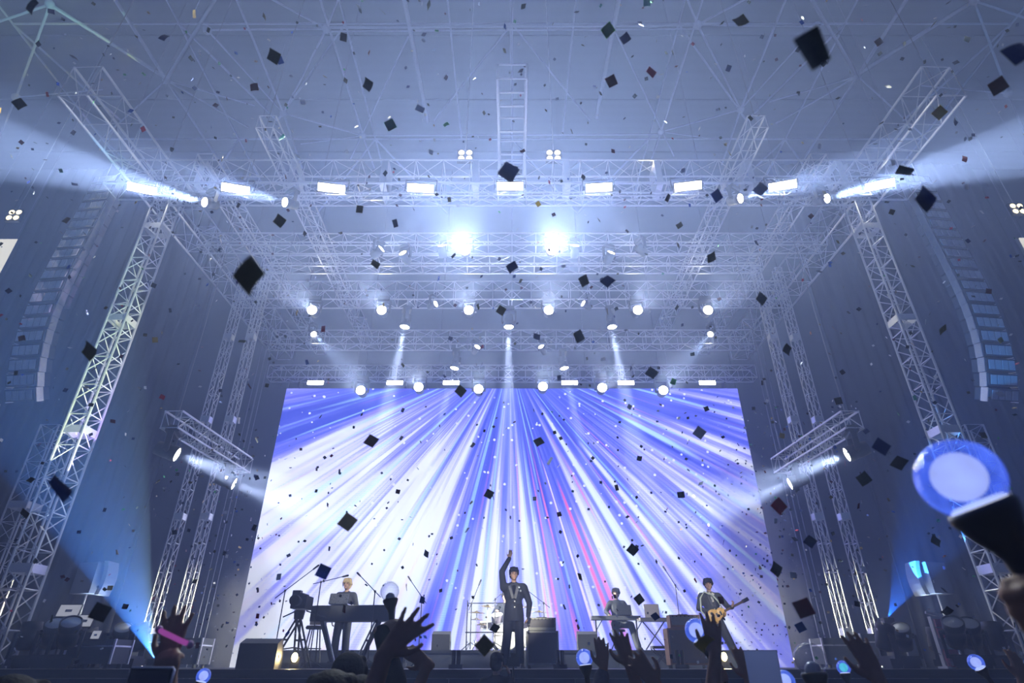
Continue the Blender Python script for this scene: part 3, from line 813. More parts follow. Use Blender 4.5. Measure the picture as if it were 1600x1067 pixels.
# lapels, collar and buttons of the two suits
def suit_front(T, k=1., dx=0.):
    for q in (-1, 1):
        MB().box((dx + q * .052, -.137, 1.28), (.05, .016, .24), (-.12, q * .28, 0)).build('lapel', pbr('lapel_cloth', (.035, .04, .07), .5), T)
        MB().box((dx + q * .040, -.075, 1.425), (.06, .05, .045), (.3, q * .5, 0)).build('collar', WHITEC if k < 1 else SUIT_G, T)
    MB().box((dx, -.128, 1.33), (.05, .012, .15), (-.12, 0, 0)).build('shirt_front', WHITEC if k < 1 else BLACKC, T)
    for z in (1.12, 1.02): MB().cyl((dx + .015, -.118, z), (dx + .015, -.142, z), .011, n=8).build('button', pbr('pale_button', (.5, .5, .55), .3), T)
suit_front(fmo)
# fair-haired keyboard player
kp = on(533, 1000, 14.35, DKZ + .10)
person('person', kp, 'fair-haired keyboard player in a dark shirt standing behind a wide keyboard', head_look=(-.15, -1, 0), H=1.70, lean=(0, -.10), head_tilt=-.3,
    arms={-1: ((-.27, -.06, 1.08), (-.20, -.20, .82)), 1: ((.27, -.08, 1.10), (.20, -.32, 1.02))},
    hands={-1: {'curl': .4}, 1: {'d': (0, -1, -.2), 'n': (0, 0, -1), 'curl': .35}}, hair=('mop', HAIR_F), top=SUIT_G, trousers=SUIT)
# drummer
dp = on(789, 1000, 16.9, DKZ + .36)
person('person', dp, 'drummer in black seated behind the drum kit, partly hidden by the singer', H=1.72, pelvis=(0, 0, .60), head_look=(0, -1, 0),
    arms={-1: ((-.31, -.10, .86), (-.24, -.34, .92)), 1: ((.31, -.10, .86), (.22, -.34, .90))}, hands={-1: {'curl': .8, 'n': (0, 0, -1)}, 1: {'curl': .8, 'n': (0, 0, -1)}},
    legs={-1: ((-.22, -.36, .52), (-.22, -.42, .085), (-.25, -.60, .035)), 1: ((.22, -.36, .52), (.22, -.42, .085), (.25, -.60, .035))}, hair=('bangs', HAIR_B), top=SUIT, trousers=SUIT)
# seated keyboard player
sp = on(968, 1000, 16.5, DKZ + .36)
person('person', sp, 'seated keyboard player in grey behind two keyboards and a laptop', H=1.72, pelvis=(0, 0, .64), head_look=(-.2, -1, 0),
    arms={-1: ((-.30, -.06, .90), (-.26, -.32, .80)), 1: ((.30, -.06, .90), (.26, -.32, .80))}, hands={-1: {'d': (0, -1, 0), 'n': (0, 0, -1)}, 1: {'d': (0, -1, 0), 'n': (0, 0, -1)}},
    legs={-1: ((-.16, -.40, .60), (-.10, -.22, .085), (-.12, -.40, .035)), 1: ((.26, -.36, .58), (.36, -.50, .085), (.40, -.68, .035))}, hair=('mop', HAIR_B), top=SUIT_G, trousers=SUIT_G)
# guitarist
gp = on(1121, 1000, 13.9, DKZ)
go_ = person('person', gp, 'guitarist in a grey suit playing a golden electric guitar, legs apart', H=1.76, head_look=(-.25, -1, 0), lean=(-.04, 0), pelvis=(0, 0, .91),
    arms={-1: ((-.30, .0, 1.14), (-.10, -.22, 1.01)), 1: ((.33, -.04, 1.16), (.34, -.26, 1.14))},
    hands={-1: {'d': (.9, -.2, -.3), 'n': (0, 1, 0), 'curl': .5, 'side': -1}, 1: {'d': (.2, -.6, .6), 'n': (-.5, .5, 0), 'curl': .7}},
    legs={-1: ((-.15, -.03, .48), (-.20, .03, .085), (-.25, -.13, .035)), 1: ((.24, -.05, .48), (.40, -.02, .085), (.46, -.18, .035))}, chest=1.06, jacket_tail=True, hair=('mop', HAIR_B), top=SUIT_G, trousers=SUIT_G)
suit_front(go_, .9, -.015)
# electric guitar
GT = empty('electric_guitar', gp + V((.02, -.22, 1.0)), 'golden electric guitar hanging at the guitarist\'s waist', 'guitar')
GT.rotation_euler = (0, -math.radians(24), 0)
GOLD = pbr('golden_maple', (.72, .44, .13), .25, .0, coat=.6, var=.3, scale=9); NECKW = pbr('rosewood', (.10, .055, .03), .5, var=.2)
b = MB(); ellip(b, (-.10, 0, -.0), (.165, .026, .150)); ellip(b, (.085, 0, 0), (.12, .025, .112))
organic('guitar_body', b, .011, GOLD, GT, 3)
MB().box((.40, -.018, .0), (.48, .028, .048)).build('neck', NECKW, GT)
MB().box((.70, -.012, .0), (.15, .022, .075)).build('headstock', BLACK, GT)
for i in range(6): MB().cyl((.65 + .02 * i, -.02, .05 if i % 2 else -.05), (.65 + .02 * i, -.02, .07 if i % 2 else -.07), .007, n=6).build('tuning_peg', WHITEP, GT)
for x in (-.02, .07): MB().box((x, -.030, 0), (.035, .012, .08)).build('pickup', BLACK, GT)
MB().box((-.14, -.03, 0), (.02, .02, .09)).build('bridge', ALU, GT)
m_ = MB(); m_.tube([(-.24, .02, .03), (-.26, .08, .2), (-.12, .14, .42), (.02, .12, .5), (.12, .02, .36), (.14, -.06, .2), (.16, 0, .06)], .018, 6); m_.build('strap', pbr('pale_strap', (.55, .62, .6), .6), GT)

# ---------------------------------------------------------------- instruments and stage gear
def mic_stand(base, h, boom, label, rb=.012, zb=0.):
    """base point on the floor, h pole height, boom = vector from the pole top to the mic end"""
    T = empty('microphone_stand', base, label, 'mic stand', 'microphone stands')
    MB().cyl((0, 0, .02), (0, 0, h), rb, n=8).build('pole', DARKM, T)
    for a in (.3, 2.4, 4.5):
        MB().cyl((0, 0, .16), (.28 * math.cos(a), .28 * math.sin(a), .012), .010, n=6).build('leg', DARKM, T)
    bo = V(boom); tp = V((0, 0, h))
    MB().cyl(tp - bo * .35, tp + bo, .009, n=6).build('boom', DARKM, T)
    ellip(MB(), (0, 0, 0), (1, 1, 1)); m_ = MB(); ellip(m_, tp, (.026, .026, .026), n=8); m_.build('clutch', DARKM, T)
    d = bo.normalized(); m_ = MB(); capsule(m_, tp + bo, .018, tp + bo + d * .12, .022, 8); m_.build('microphone', DARKM, T)
    return T
mic_stand(on(432, 1000, 13.15, DKZ), 1.42, (.52, 0, .42), 'microphone stand with long boom beside the tripod camera')
mic_stand(on(488, 1000, 13.08, DKZ), 1.58, (.36, .3, .14), 'microphone stand in front of the wide keyboard, boom towards the player')
mic_stand(on(578, 1000, 13.1, DKZ), 1.40, (-.42, .3, .34), 'microphone stand by the far end of the wide keyboard, boom sloping up')
mic_stand(on(655, 1000, 14.3, DKZ), 1.40, (-.3, .1, .36), 'microphone stand standing alone between keyboard and drums')
mic_stand(on(735, 1000, 15.1, DKZ + .36), .98, (.16, .1, .42), 'tall microphone stand beside the cymbals of the drum kit')
mic_stand(on(773, 1000, 15.15, DKZ + .36), 1.08, (.1, .5, .14), 'short boom microphone stand between the cymbals and the drummer')
mic_stand(on(851, 1000, 15.2, DKZ + .36), 1.0, (-.40, .1, .30), 'microphone stand behind the pale edged guitar amplifier')
mic_stand(on(1066, 1000, 15.4, DKZ + .36), 1.42, (-.14, .2, .36), 'tall thin microphone stand behind the tan edged amplifier')
# wide keyboard
KB = empty('stage_keyboard', on(547, 1000, 13.75, DKZ + .10), 'wide black stage keyboard on slanted legs before the fair-haired player', 'keyboard')
KB.rotation_euler = (0, 0, math.radians(-5))
MB().box((0, 0, .92), (1.72, .42, .30)).build('case', pbr('keyboard_case', (.05, .058, .08), .45, var=.15), KB)
MB().box((0, .05, 1.078), (1.66, .30, .016)).build('key_bed', WHITEP, KB)
for i in range(36):
    MB().box((-.80 + i * .0457, .14, 1.092), (.020, .11, .012)).build('black_key', BLACK, KB)
for s in (-1, 1):
    MB().cyl((s * .62, -.10, .78), (s * .30, -.10, .02), .055, .045, n=8).build('leg', BLACK, KB)
    MB().cyl((s * .55, -.16, .78), (s * .22, -.16, .02), .020, n=8).build('brace', ALU, KB)
lt = empty('laptop', on(524, 1000, 13.7, DKZ + 1.187), 'open silver laptop lying on the wide stage keyboard', 'laptop')
MB().box((0, .0, .012), (.40, .27, .018)).build('base', ALU, lt); MB().box((0, -.15, .115), (.40, .014, .22), (-.35, 0, 0)).build('lid', pbr('laptop_lid', (.25, .27, .33), .3, .7), lt)
# stool
stl = empty('stool', on(490, 1000, 14.55, DKZ + .10), 'dark padded bar stool with low back behind the wide keyboard', 'stool')
MB().lathe([(.02, .66), (.20, .665), (.215, .70), (.19, .735), (.02, .74)], 18).build('seat', pbr('stool_pad', (.09, .085, .10), .6), stl)
MB().box((0, .17, .87), (.38, .04, .22)).build('backrest', pbr('stool_back', (.13, .12, .14), .6), stl)
for a in (.8, 2.4, 3.9, 5.5): MB().cyl((.12 * math.cos(a), .12 * math.sin(a), .67), (.22 * math.cos(a), .22 * math.sin(a), .01), .016, n=6).build('leg', DARKM, stl)
m_ = MB(); m_.tube([(.19 * math.cos(t * PI / 6), .19 * math.sin(t * PI / 6), .28) for t in range(12)], .010, 6, True); m_.build('foot_ring', DARKM, stl)
# broadcast camera on a tripod
CA = empty('broadcast_camera', on(461, 1000, 12.85, DKZ), 'broadcast camera on a heavy black tripod beside the wide keyboard', 'camera')
for a in (-.4, 1.7, 3.8):
    m_ = MB(); e = V((.42 * math.cos(a), .42 * math.sin(a), .02))
    for q in (-.04, .04): m_.cyl((q, 0, .88), e + V((q, 0, 0)), .020, n=6)
    m_.cyl(V((0, 0, .88)).lerp(e, .45) + V((-.05, 0, 0)), V((0, 0, .88)).lerp(e, .45) + V((.05, 0, 0)), .02, n=6)
    m_.build('leg', BLACK, CA)
m_ = MB()
for a in (-.4, 1.7, 3.8): m_.cyl((0, 0, .36), (.28 * math.cos(a), .28 * math.sin(a), .32), .014, n=6)
m_.build('spreader', BLACK, CA)
MB().cyl((0, 0, .86), (0, 0, 1.02), .09, .11, n=14).build('fluid_head', DARKM, CA)
MB().box((.02, 0, 1.16), (.30, .46, .24)).box((.02, .05, 1.30), (.10, .36, .06)).build('camera_body', DARKM, CA)
m_ = MB(); m_.lathe([(.07, 0), (.08, .02), (.08, .16), (.10, .18), (.10, .27), (.085, .275), (.08, .25)], 16, (.02, -.22, 1.17), (PI / 2, 0, 0)); m_.build('lens', BLACK, CA)
MB().box((-.12, .05, 1.34), (.16, .14, .11)).build('viewfinder', DARKM, CA)
MB().cyl((.10, .1, 1.02), (.42, .42, .92), .013, n=6).build('pan_handle', DARKM, CA); MB().cyl((-.10, .1, 1.02), (-.42, .3, .92), .013, n=6).build('pan_handle', DARKM, CA)
# bright warm floor lamps
for (x, y, D, pw, lb) in ((461, 1027, 11.6, 30, 'tiny dazzling warm floor lamp below the tripod camera'), (1131, 1026, 12.6, 60, 'warm floor lamp glowing behind the guitarist\'s legs')):
    p = at_d(x, y, D); T = empty('floor_lamp', (p.x, D, DKZ), lb, 'lamp')
    MB().box((0, .06, (p.z - DKZ) / 2), (.16, .10, p.z - DKZ + .02)).build('bracket', BLACK, T)
    m_ = MB(); ellip(m_, (0, -.02, p.z - DKZ), (.055, .04, .075)); m_.build('bulb', glow('warm_bulb', (1., .80, .38), 22.), T)
    add_light(T, (0, -.10, p.z - DKZ), (0, -1, .1), pw, 110, (1., .78, .40), .6, .05)
# floor monitor and small speakers
def wedge(p, w, d, h, label, rot=0.):
    T = empty('stage_monitor', p, label, 'speaker', 'stage monitors'); T.rotation_euler = (0, 0, rot)
    prof = [(-d / 2, 0), (d / 2, 0), (d / 2, h * .45), (d * .1, h), (-d / 2, h * .82)]
    vs = [(s * w / 2, y, z) for s in (-1, 1) for y, z in prof]; n = 5
    MB().add(vs, [tuple(range(n)), tuple(range(n, 2 * n))[::-1]] + [(i, n + i, n + (i + 1) % n, (i + 1) % n) for i in range(n)]).build('cabinet', CABM, T)
    m_ = MB().box((0, d * .31, h * .74), (w * .88, .012, h * .52), (-.75, 0, 0)); m_.build('grille', BLACK, T)
    for s in (-1, 1): MB().box((s * (w / 2 + .004), 0, h * .4), (.012, .12, .05)).build('handle', DARKM, T)
wedge(on(412, 1000, 11.2, DKZ), .62, .48, .46, 'large black wedge monitor at the stage edge before the tripod camera', .1)
wedge(on(690, 1000, 14.95 + .3, DKZ + .36), .42, .36, .40, 'small monitor speaker on the riser between keyboard and drums')
wedge(on(917, 1000, 15.3, DKZ + .36), .46, .36, .40, 'small monitor speaker on the riser beside the seated keyboard player')
wedge(on(620, 1000, 12.8, DKZ), .36, .34, .30, 'small low monitor behind the raised open hand')
# guitar amplifiers
def amp(p, w, h, hw, hh, edge, cloth, label, panel):
    T = empty('guitar_amplifier', p, label, 'amplifier'); d = .36
    MB().box((0, 0, .06 + h / 2), (w, d, h)).build('cabinet', edge, T)
    MB().box((0, -d / 2 - .004, .06 + h / 2), (w - .07, .014, h - .07)).build('speaker_cloth', cloth, T)
    MB().box((0, -.02, .06 + h + .01 + hh / 2), (hw, d - .08, hh)).build('amp_head', edge, T)
    MB().box((0, -.02 - (d - .08) / 2 - .004, .06 + h + .01 + hh / 2 + .01), (hw - .06, .012, hh - .08)).build('control_panel', panel, T)
    for i in range(7): MB().cyl((-hw / 2 + .06 + i * (hw - .12) / 6, -d / 2 + .02, .06 + h + hh - .02), (-hw / 2 + .06 + i * (hw - .12) / 6, -d / 2 - .005, .06 + h + hh - .02), .012, n=8).build('knob', BLACK, T)
    for sx in (-1, 1):
        for sy in (-1, 1): MB().cyl((sx * (w / 2 - .06), sy * .13, 0), (sx * (w / 2 - .06), sy * .13, .062), .03, n=8).build('foot', BLACK, T)
    MB().box((0, -.02, .06 + h + hh + .022), (.2, .03, .014)).build('handle', BLACK, T)
    return T
amp(on(847, 1000, 12.7, DKZ), .62, .58, .54, .22, pbr('pale_tolex', (.74, .74, .70), .6), pbr('grey_speaker_cloth', (.13, .12, .16), .9, scale=200, var=.2), 'guitar amplifier with pale edges and dark cloth beside the singer', pbr('amp_dark_panel', (.12, .11, .15), .4))
amp(on(1071, 1000, 13.4, DKZ), .80, .66, .62, .24, pbr('tan_tolex', (.42, .24, .15), .6), pbr('warm_grey_cloth', (.17, .16, .18), .9, scale=200, var=.2), 'large guitar amplifier with tan edges behind the raised hands', pbr('amp_pale_panel', (.38, .38, .36), .4))
# drum kit
DK = empty('drum_kit', on(790, 1000, 16.2, DKZ + .36), 'drum kit with cymbals on the riser behind the singer', 'drum kit')
DSH = pbr('drum_shell', (.22, .20, .26), .25, .1, coat=.5); DSK = pbr('drum_skin', (.78, .78, .80), .5); BRASS = pbr('cymbal_bronze', (.62, .50, .28), .28, .95, var=.1)
def drum(c, r, h, rot):
    R = Euler(rot).to_matrix()
    s = MB().lathe([(r, 0), (r, h)], 24, c, R).build('drum_shell', DSH, DK)
    m_ = MB().lathe([(r * 1.02, h - .01), (r * 1.04, h), (r * 1.0, h + .012), (.001, h + .008)], 24, c, R); m_.build('drum_skin', DSK, s)
    m_ = MB().lathe([(r * 1.02, .01), (r * 1.04, 0), (r, -.012), (.001, -.008)], 24, c, R); m_.build('resonant_skin', DSK, s)
    for q in (.012, h - .012):
        m_ = MB().tube([V(c) + R @ V((r * 1.03 * math.cos(t * PI / 12), r * 1.03 * math.sin(t * PI / 12), q)) for t in range(24)], .010, 6, True); m_.build('hoop', ALU, s)
drum((0, .1, .29), .28, .42, (PI / 2, 0, 0)); drum((-.20, -.12, .62), .14, .20, (.35, -.1, 0)); drum((.20, -.12, .62), .15, .22, (.35, .1, 0)); drum((.62, .22, .26), .20, .38, (0, 0, 0)); drum((-.48, .28, .52), .18, .15, (.1, 0, 0)); drum((.45, -.05, .28), .2, .26, (PI / 2, 0, .3))
def cymbal(x, y, z, r, tilt=.12):
    p = V((x, y, z)); st = MB().cyl((x, y, .02), p, .010, n=6)
    for a in (0, 2.1, 4.2): st.cyl((x, y, .22), (x + .2 * math.cos(a), y + .2 * math.sin(a), .012), .008, n=5)
    st = st.build('cymbal_stand', ALU, DK)
    MB().lathe([(.001, .03), (.03, .026), (.045, .008), (r, -.018), (r, -.022), (.04, .002), (.001, .02)], 26, p, (tilt, tilt * .5, 0)).build('cymbal', BRASS, st)
cymbal(-.72, -.25, .86, .22); cymbal(-.45, -.3, 1.00, .18, .2); cymbal(.55, -.25, .98, .22); cymbal(.85, .1, .90, .24, .1); cymbal(-.75, .3, .74, .17, .02); cymbal(-.62, -.05, .60, .14, .0)
m_ = MB(); m_.cyl((-.95, -.35, .02), (-.95, -.35, 1.12), .014, n=6).cyl((-.95, -.35, 1.05), (.10, -.40, 1.05), .014, n=6).cyl((-.05, -.40, .02), (-.05, -.40, 1.12), .014, n=6).cyl((-.98, -.35, .40), (-.0, -.40, .40), .016, n=6); m_.build('rack', DARKM, DK)
MB().lathe([(.02, .46), (.17, .465), (.18, .50), (.15, .53), (.02, .535)], 16, (0, .72, -.02)).cyl((0, .72, .02), (0, .72, .46), .02, n=6).build('throne', BLACK, DK)
# seated player's keyboards
K2 = empty('stage_keyboard', on(968, 1000, 15.95, DKZ + .36), 'slim keyboard on a metal stand before the seated player', 'keyboard')
MB().box((-.06, 0, .72), (1.20, .30, .09)).build('case', pbr('slim_keyboard_case', (.12, .125, .15), .45), K2); MB().box((-.06, .05, .768), (1.14, .17, .012)).build('key_bed', WHITEP, K2)
for x in (-.55, .45):
    MB().cyl((x, 0, .68), (x, 0, .02), .018, n=6).build('leg', DARKM, K2); MB().cyl((x, -.2, .015), (x, .2, .015), .016, n=6).build('foot', DARKM, K2); MB().cyl((x, 0, .45), (x + .16, 0, .68), .012, n=6).build('strut', DARKM, K2)
K3 = empty('stage_keyboard', on(1024, 1000, 15.55, DKZ + .36), 'second keyboard with a grey case beside the seated player', 'keyboard')
MB().box((.05, 0, .66), (.82, .30, .08), (0, 0, .1)).build('case', pbr('grey_keyboard_case', (.20, .19, .22), .5), K3)
for s in (-1, 1): MB().cyl((-.25 * s, .05 * s, .62), (.25 * s, .05 * s, .02), .016, n=6).build('leg', DARKM, K3)
MB().box((.0, .06, .86), (.36, .04, .30), (-.15, 0, 0)).build('music_stand', pbr('grey_panel', (.22, .20, .24), .5), K3)
lt = empty('laptop', on(978, 1000, 15.86, DKZ + 1.137), 'dark open laptop on the slim keyboard before the seated player', 'laptop')
MB().box((0, .06, .012), (.36, .25, .018)).build('base', DARKM, lt); MB().box((0, -.09, .12), (.36, .014, .23), (-.3, 0, 0)).build('lid', DARKM, lt)
dt = empty('drum_throne', sp + V((0, .06, 0)), 'stool under the seated keyboard player', 'stool')
MB().lathe([(.02, .44), (.17, .445), (.18, .475), (.15, .505), (.02, .51)], 16).build('seat', BLACK, dt)
for a in (.5, 2.6, 4.7): MB().cyl((0, 0, .42), (.24 * math.cos(a), .24 * math.sin(a), .012), .014, n=6).build('leg', DARKM, dt)
ds = empty('folding_stand', on(1030, 1000, 14.3, DKZ), 'small folding stool with crossed legs before the tan edged amplifier', 'stool')
MB().box((0, 0, .40), (.36, .30, .05)).build('seat', pbr('stool_grey', (.12, .12, .15), .6), ds)
for s in (-1, 1):
    for y in (-.12, .12): MB().cyl((-.18 * s, y, .38), (.2 * s, y, .012), .012, n=6).build('leg', DARKM, ds)
# cable clips / small floor spots along the lip
for i, x in enumerate((545, 710, 870, 1055)):
    T = empty('floor_spotlight', on(x, 1000, 12.0, DKZ), 'short black floor fixture standing near the stage lip', 'stage light', 'floor fixtures at the lip')
    MB().cyl((0, 0, .07), (0, 0, .30), .035, n=10).build('tube_body', BLACK, T); MB().cyl((.09, .0, .07), (.09, .0, .30), .035, n=10).build('tube_body', BLACK, T); MB().box((.045, 0, .035), (.24, .2, .07)).build('base', BLACK, T)

# ---------------------------------------------------------------- wings: cases, side speakers, screens
CASE = pbr('flight_case_laminate', (.035, .04, .055), .5, var=.2); 
def case(p, d, label):
    T = empty('flight_case', p, label, 'case', 'flight cases in the wings')
    MB().box((0, 0, d[2] / 2 + .08), (d[0], d[1], d[2])).build('body', CASE, T)
    for sx in (-1, 1):
        for sy in (-1, 1):
            MB().box((sx * d[0] / 2, sy * d[1] / 2, d[2] / 2 + .08), (.035, .035, d[2] + .01)).build('edge_rail', ALU, T)
            MB().cyl((sx * (d[0] / 2 - .1), sy * (d[1] / 2 - .08), 0), (sx * (d[0] / 2 - .1), sy * (d[1] / 2 - .08), .082), .045, n=8).build('caster', BLACK, T)
    MB().box((0, 0, d[2] * .72 + .08), (d[0] + .012, d[1] + .012, .03)).build('lid_rail', ALU, T)
for s in (-1, 1):
    who = END[s]
    for i, (x, D, d) in enumerate(((640, 12.9, (.9, .6, .42)), (625, 14.9, (1.0, .6, .62)), (500, 15.9, (.8, .6, .55)), (570, 17.2, (1.1, .5, .7)))):
        if i in (0, 1) and s > 0: continue
        case(on(800 + s * x, 1000, D, DKZ), d, '%s black flight case with metal edges in the wing on the %s\'s side' % (('low', 'tall', 'small', 'wide')[i], who))
    T = empty('side_speaker', on(800 + s * 688, 1000, 15.6, DKZ), 'curved grey side speaker on a thin pole in the wing, %s\'s side' % who, 'speaker', 'side speakers')
    MB().cyl((0, 0, .03), (0, 0, 1.6), .022, n=8).build('pole', ALU, T)
    for a in (.3, 2.4, 4.5): MB().cyl((0, 0, .5), (.4 * math.cos(a), .4 * math.sin(a), .015), .014, n=6).build('leg', ALU, T)
    MB().box((0, 0, 1.95), (.62, .42, .72), (.0, 0, s * .3)).build('cabinet', pbr('grey_cabinet', (.16, .18, .23), .5), T)
    m_ = MB(); pts = []
    for k in range(7):
        t = -.5 + k / 6; pts.append((-s * (.40 + .10 * math.cos(t * 2.4)), -.06, 1.95 + t * .78))
    for q, w in ((-.22, 0), (.22, 0)): pass
    vs = [(x + dx, y, z) for (x, y, z) in pts for dx, y in ((0, -.24), (0, .2), (s * .10, .2), (s * .10, -.24))]
    fs = [(i * 4 + k, (i + 1) * 4 + k, (i + 1) * 4 + (k + 1) % 4, i * 4 + (k + 1) % 4) for i in range(6) for k in range(4)] + [(3, 2, 1, 0), (24, 25, 26, 27)]
    m_.add(vs, fs, False); m_.build('horn', pbr('pale_horn', (.20, .22, .25), .5), T)
for (x, y, D, w, h, lb) in ((108, 954, 15.0, .52, .28, 'white backlit monitor panel on a stand in the wing beside the tower'), (133, 970, 14.2, .36, .26, 'smaller white monitor panel standing lower in the wing'), (150, 992, 13.6, .2, .18, 'small white square control box in the wing by the round lamps')):
    p = at_d(x, y, D); T = empty('control_monitor', (p.x, D, DKZ), lb, 'monitor', 'white panels in the wing')
    z = p.z - DKZ
    MB().box((0, .02, z), (w, .03, h), (-.25, 0, 0)).build('housing', BLACK, T)
    MB().box((0, -.004, z + .003), (w - .03, .012, h - .03), (-.25, 0, 0)).build('screen', glow('panel_white', (.62, .68, .95), .62), T)
    MB().box((0, -.016, z), (w * .3, .008, h * .2), (-.25, 0, 0)).build('badge', pbr('badge_grey', (.25, .26, .33), .5), T)
    MB().cyl((0, .04, .02), (0, .04, z - h * .3), .02, n=8).build('pole', DARKM, T); MB().box((0, .04, .012), (.32, .3, .024)).build('foot', DARKM, T)
# pink and white rack
RK = empty('equipment_rack', on(1480, 1000, 12.9, DKZ), 'tall narrow rack with pink panels and white metal edges in the wing', 'rack')
PINK = pbr('pink_vinyl', (.80, .34, .45), .5, var=.2, scale=8)
MB().box((0, .08, .46), (.34, .10, .92)).build('frame', WHITEP, RK)
for z, h in ((.18, .30), (.62, .18), (.80, .14)): MB().box((0, .015, z), (.27, .05, h)).build('panel', PINK, RK)
for x in (-.06, .06): MB().box((x, .015, .46), (.06, .04, .07)).build('socket', pbr('socket_green', (.45, .55, .50), .5), RK)
MB().box((-.06, .05, .96), (.34, .05, .05), (0, .2, 0)).build('top_bar', WHITEP, RK)
for x in (-.16, .16): MB().box((x, .1, .02), (.06, .3, .04)).build('foot', WHITEP, RK)
# laser projectors with coloured fans of light in the haze
def laser(px, py, D, dirs, spread, power, label, stops):
    p = at_d(px, py, D); T = empty('laser_projector', (p.x, D, DKZ), label, 'laser', 'laser projectors')
    z = max(.16, p.z - DKZ); d = V(dirs).normalized()
    MB().box((0, .12, z / 2), (.24, .26, z)).build('housing', BLACK, T)
    MB().box((0, -.02, z - .02), (.05, .05, .05)).build('aperture', DARKM, T)
    L = add_light(T, V((0, -.02, z + .02)), d, power, spread, (1, 1, 1), 0.02, .004)
    ld = L.data; ld.use_nodes = True; nt = ld.node_tree; g = G(nt); em = nt.nodes['Emission']
    tc = g.n('ShaderNodeTexCoord'); sx = g.n('ShaderNodeSeparateXYZ'); nt.links.new(tc.outputs['Normal'], sx.inputs[0])
    # angle across the fan, in the lamp's own frame
    g.put(em, 0, g.ramp(g.rng(sx.outputs[0], -math.sin(math.radians(spread / 2)), math.sin(math.radians(spread / 2))), stops))
    em.inputs[1].default_value = 1.0
    return L

# follow spots and platform added out of view to light three of the players
FP = empty('added_spot_platform', (0, -7.0, 0), 'added unseen platform behind the audience carrying the follow spots', 'platform')
MB().box((0, 0, 5.0), (8, 1.6, .12)).build('deck', DECKM, FP)
for x in (-3.8, 3.8):
    for y in (-.7, .7): MB().cyl((x, y, 0), (x, y, 4.95), .05, n=8).build('leg', ALU, FP)
def added_follow_spot(x, target, power, angle, label):
    p = V((x, -7.0, 6.35)); T = empty('added_follow_spot', (x, -7.0, 5.06), label, 'stage light', 'added follow spots')
    d = (V(target) - p).normalized(); q = d.to_track_quat('Z', 'Y').to_matrix(); c = V((0, 0, 1.29))
    MB().cyl((0, 0, .5), (0, 0, 1.1), .04, n=8).build('pole', DARKM, T)
    for a in (.3, 2.4, 4.5): MB().cyl((0, 0, .6), (.4 * math.cos(a), .4 * math.sin(a), .012), .02, n=6).build('leg', DARKM, T)
    MB().lathe([(.14, -.7), (.17, -.65), (.17, 0), (.12, .05), (.12, .6), (.13, .62), (.11, .6)], 16, c, q).build('body', LAMPM, T)
    MB().lathe([(.11, .58), (.0005, .585)], 16, c, q).build('lens', GLASS_ON, T)
    add_light(T, c + d * .66, d, power, angle, (.92, .94, 1.0), 1.0, .05)
added_follow_spot(0, fm + V((0, 0, 1.25)), 26000, 5.2, 'added unseen follow spot trained on the singer')
added_follow_spot(-2.5, kp + V((0, 0, 1.3)), 22000, 3.6, 'added unseen follow spot trained on the fair-haired keyboard player')
added_follow_spot(2.5, gp + V((0, 0, 1.25)), 20000, 4.6, 'added unseen follow spot trained on the guitarist')
LASER_STOPS = [(0., (.05, .25, 1.)), (.35, (.05, .35, 1.)), (.6, (.25, .6, .7)), (.8, (.5, .6, .35)), (1., (.30, .16, .9))]
laser(240, 1033, 12.4, (-.60, .06, .80), 30, 42000, 'laser projector on the stage edge throwing a blue fan past the front tower', LASER_STOPS)
laser(1388, 965, 15.0, (.66, .05, .75), 34, 11000, 'laser projector in the far wing throwing a plain blue fan upward', [(0., (.03, .25, 1.)), (1., (.03, .25, 1.))])
# ================================================================ audience
STICK_BLACK = pbr('stick_handle_black', (.012, .012, .015), .4, var=.1)
def globe_mat(name, lit):
    m, nt, P, out = nodes(name); nt.nodes.remove(P); g = G(nt)
    tr = g.n('ShaderNodeBsdfTransparent'); gl = g.n('ShaderNodeBsdfGlossy'); gl.inputs['Roughness'].default_value = .04
    tr.inputs[0].default_value = (.55, .66, 1., 1) if lit else (.86, .88, .95, 1)
    fr = g.n('ShaderNodeLayerWeight'); fr.inputs[0].default_value = .35
    mx = g.n('ShaderNodeMixShader'); g.put(mx, 0, g.math('MULTIPLY', fr.outputs['Facing'], .55)); nt.links.new(tr.outputs[0], mx.inputs[1]); nt.links.new(gl.outputs[0], mx.inputs[2])
    last = mx.outputs[0]
    if lit:      # the frosted plastic of a switched-on stick glows all through
        em = g.n('ShaderNodeEmission'); em.inputs[0].default_value = (.10, .20, 1., 1)
        nz = g.noise(g.n('ShaderNodeTexCoord').outputs['Object'], 18, 3)
        g.put(em, 1, g.rng(nz, .35, .7, .18, .75)); ad = g.n('ShaderNodeAddShader')
        nt.links.new(last, ad.inputs[0]); nt.links.new(em.outputs[0], ad.inputs[1]); last = ad.outputs[0]
    nt.links.new(last, out.inputs[0]); return m
GL_LIT, GL_OFF = globe_mat('globe_lit', True), globe_mat('globe_clear', False)
CORE = {}
def core_mat(c):
    if c not in CORE: CORE[c] = glow('stick_core_%d' % len(CORE), c, 1.0)
    return CORE[c]
GR = .0575
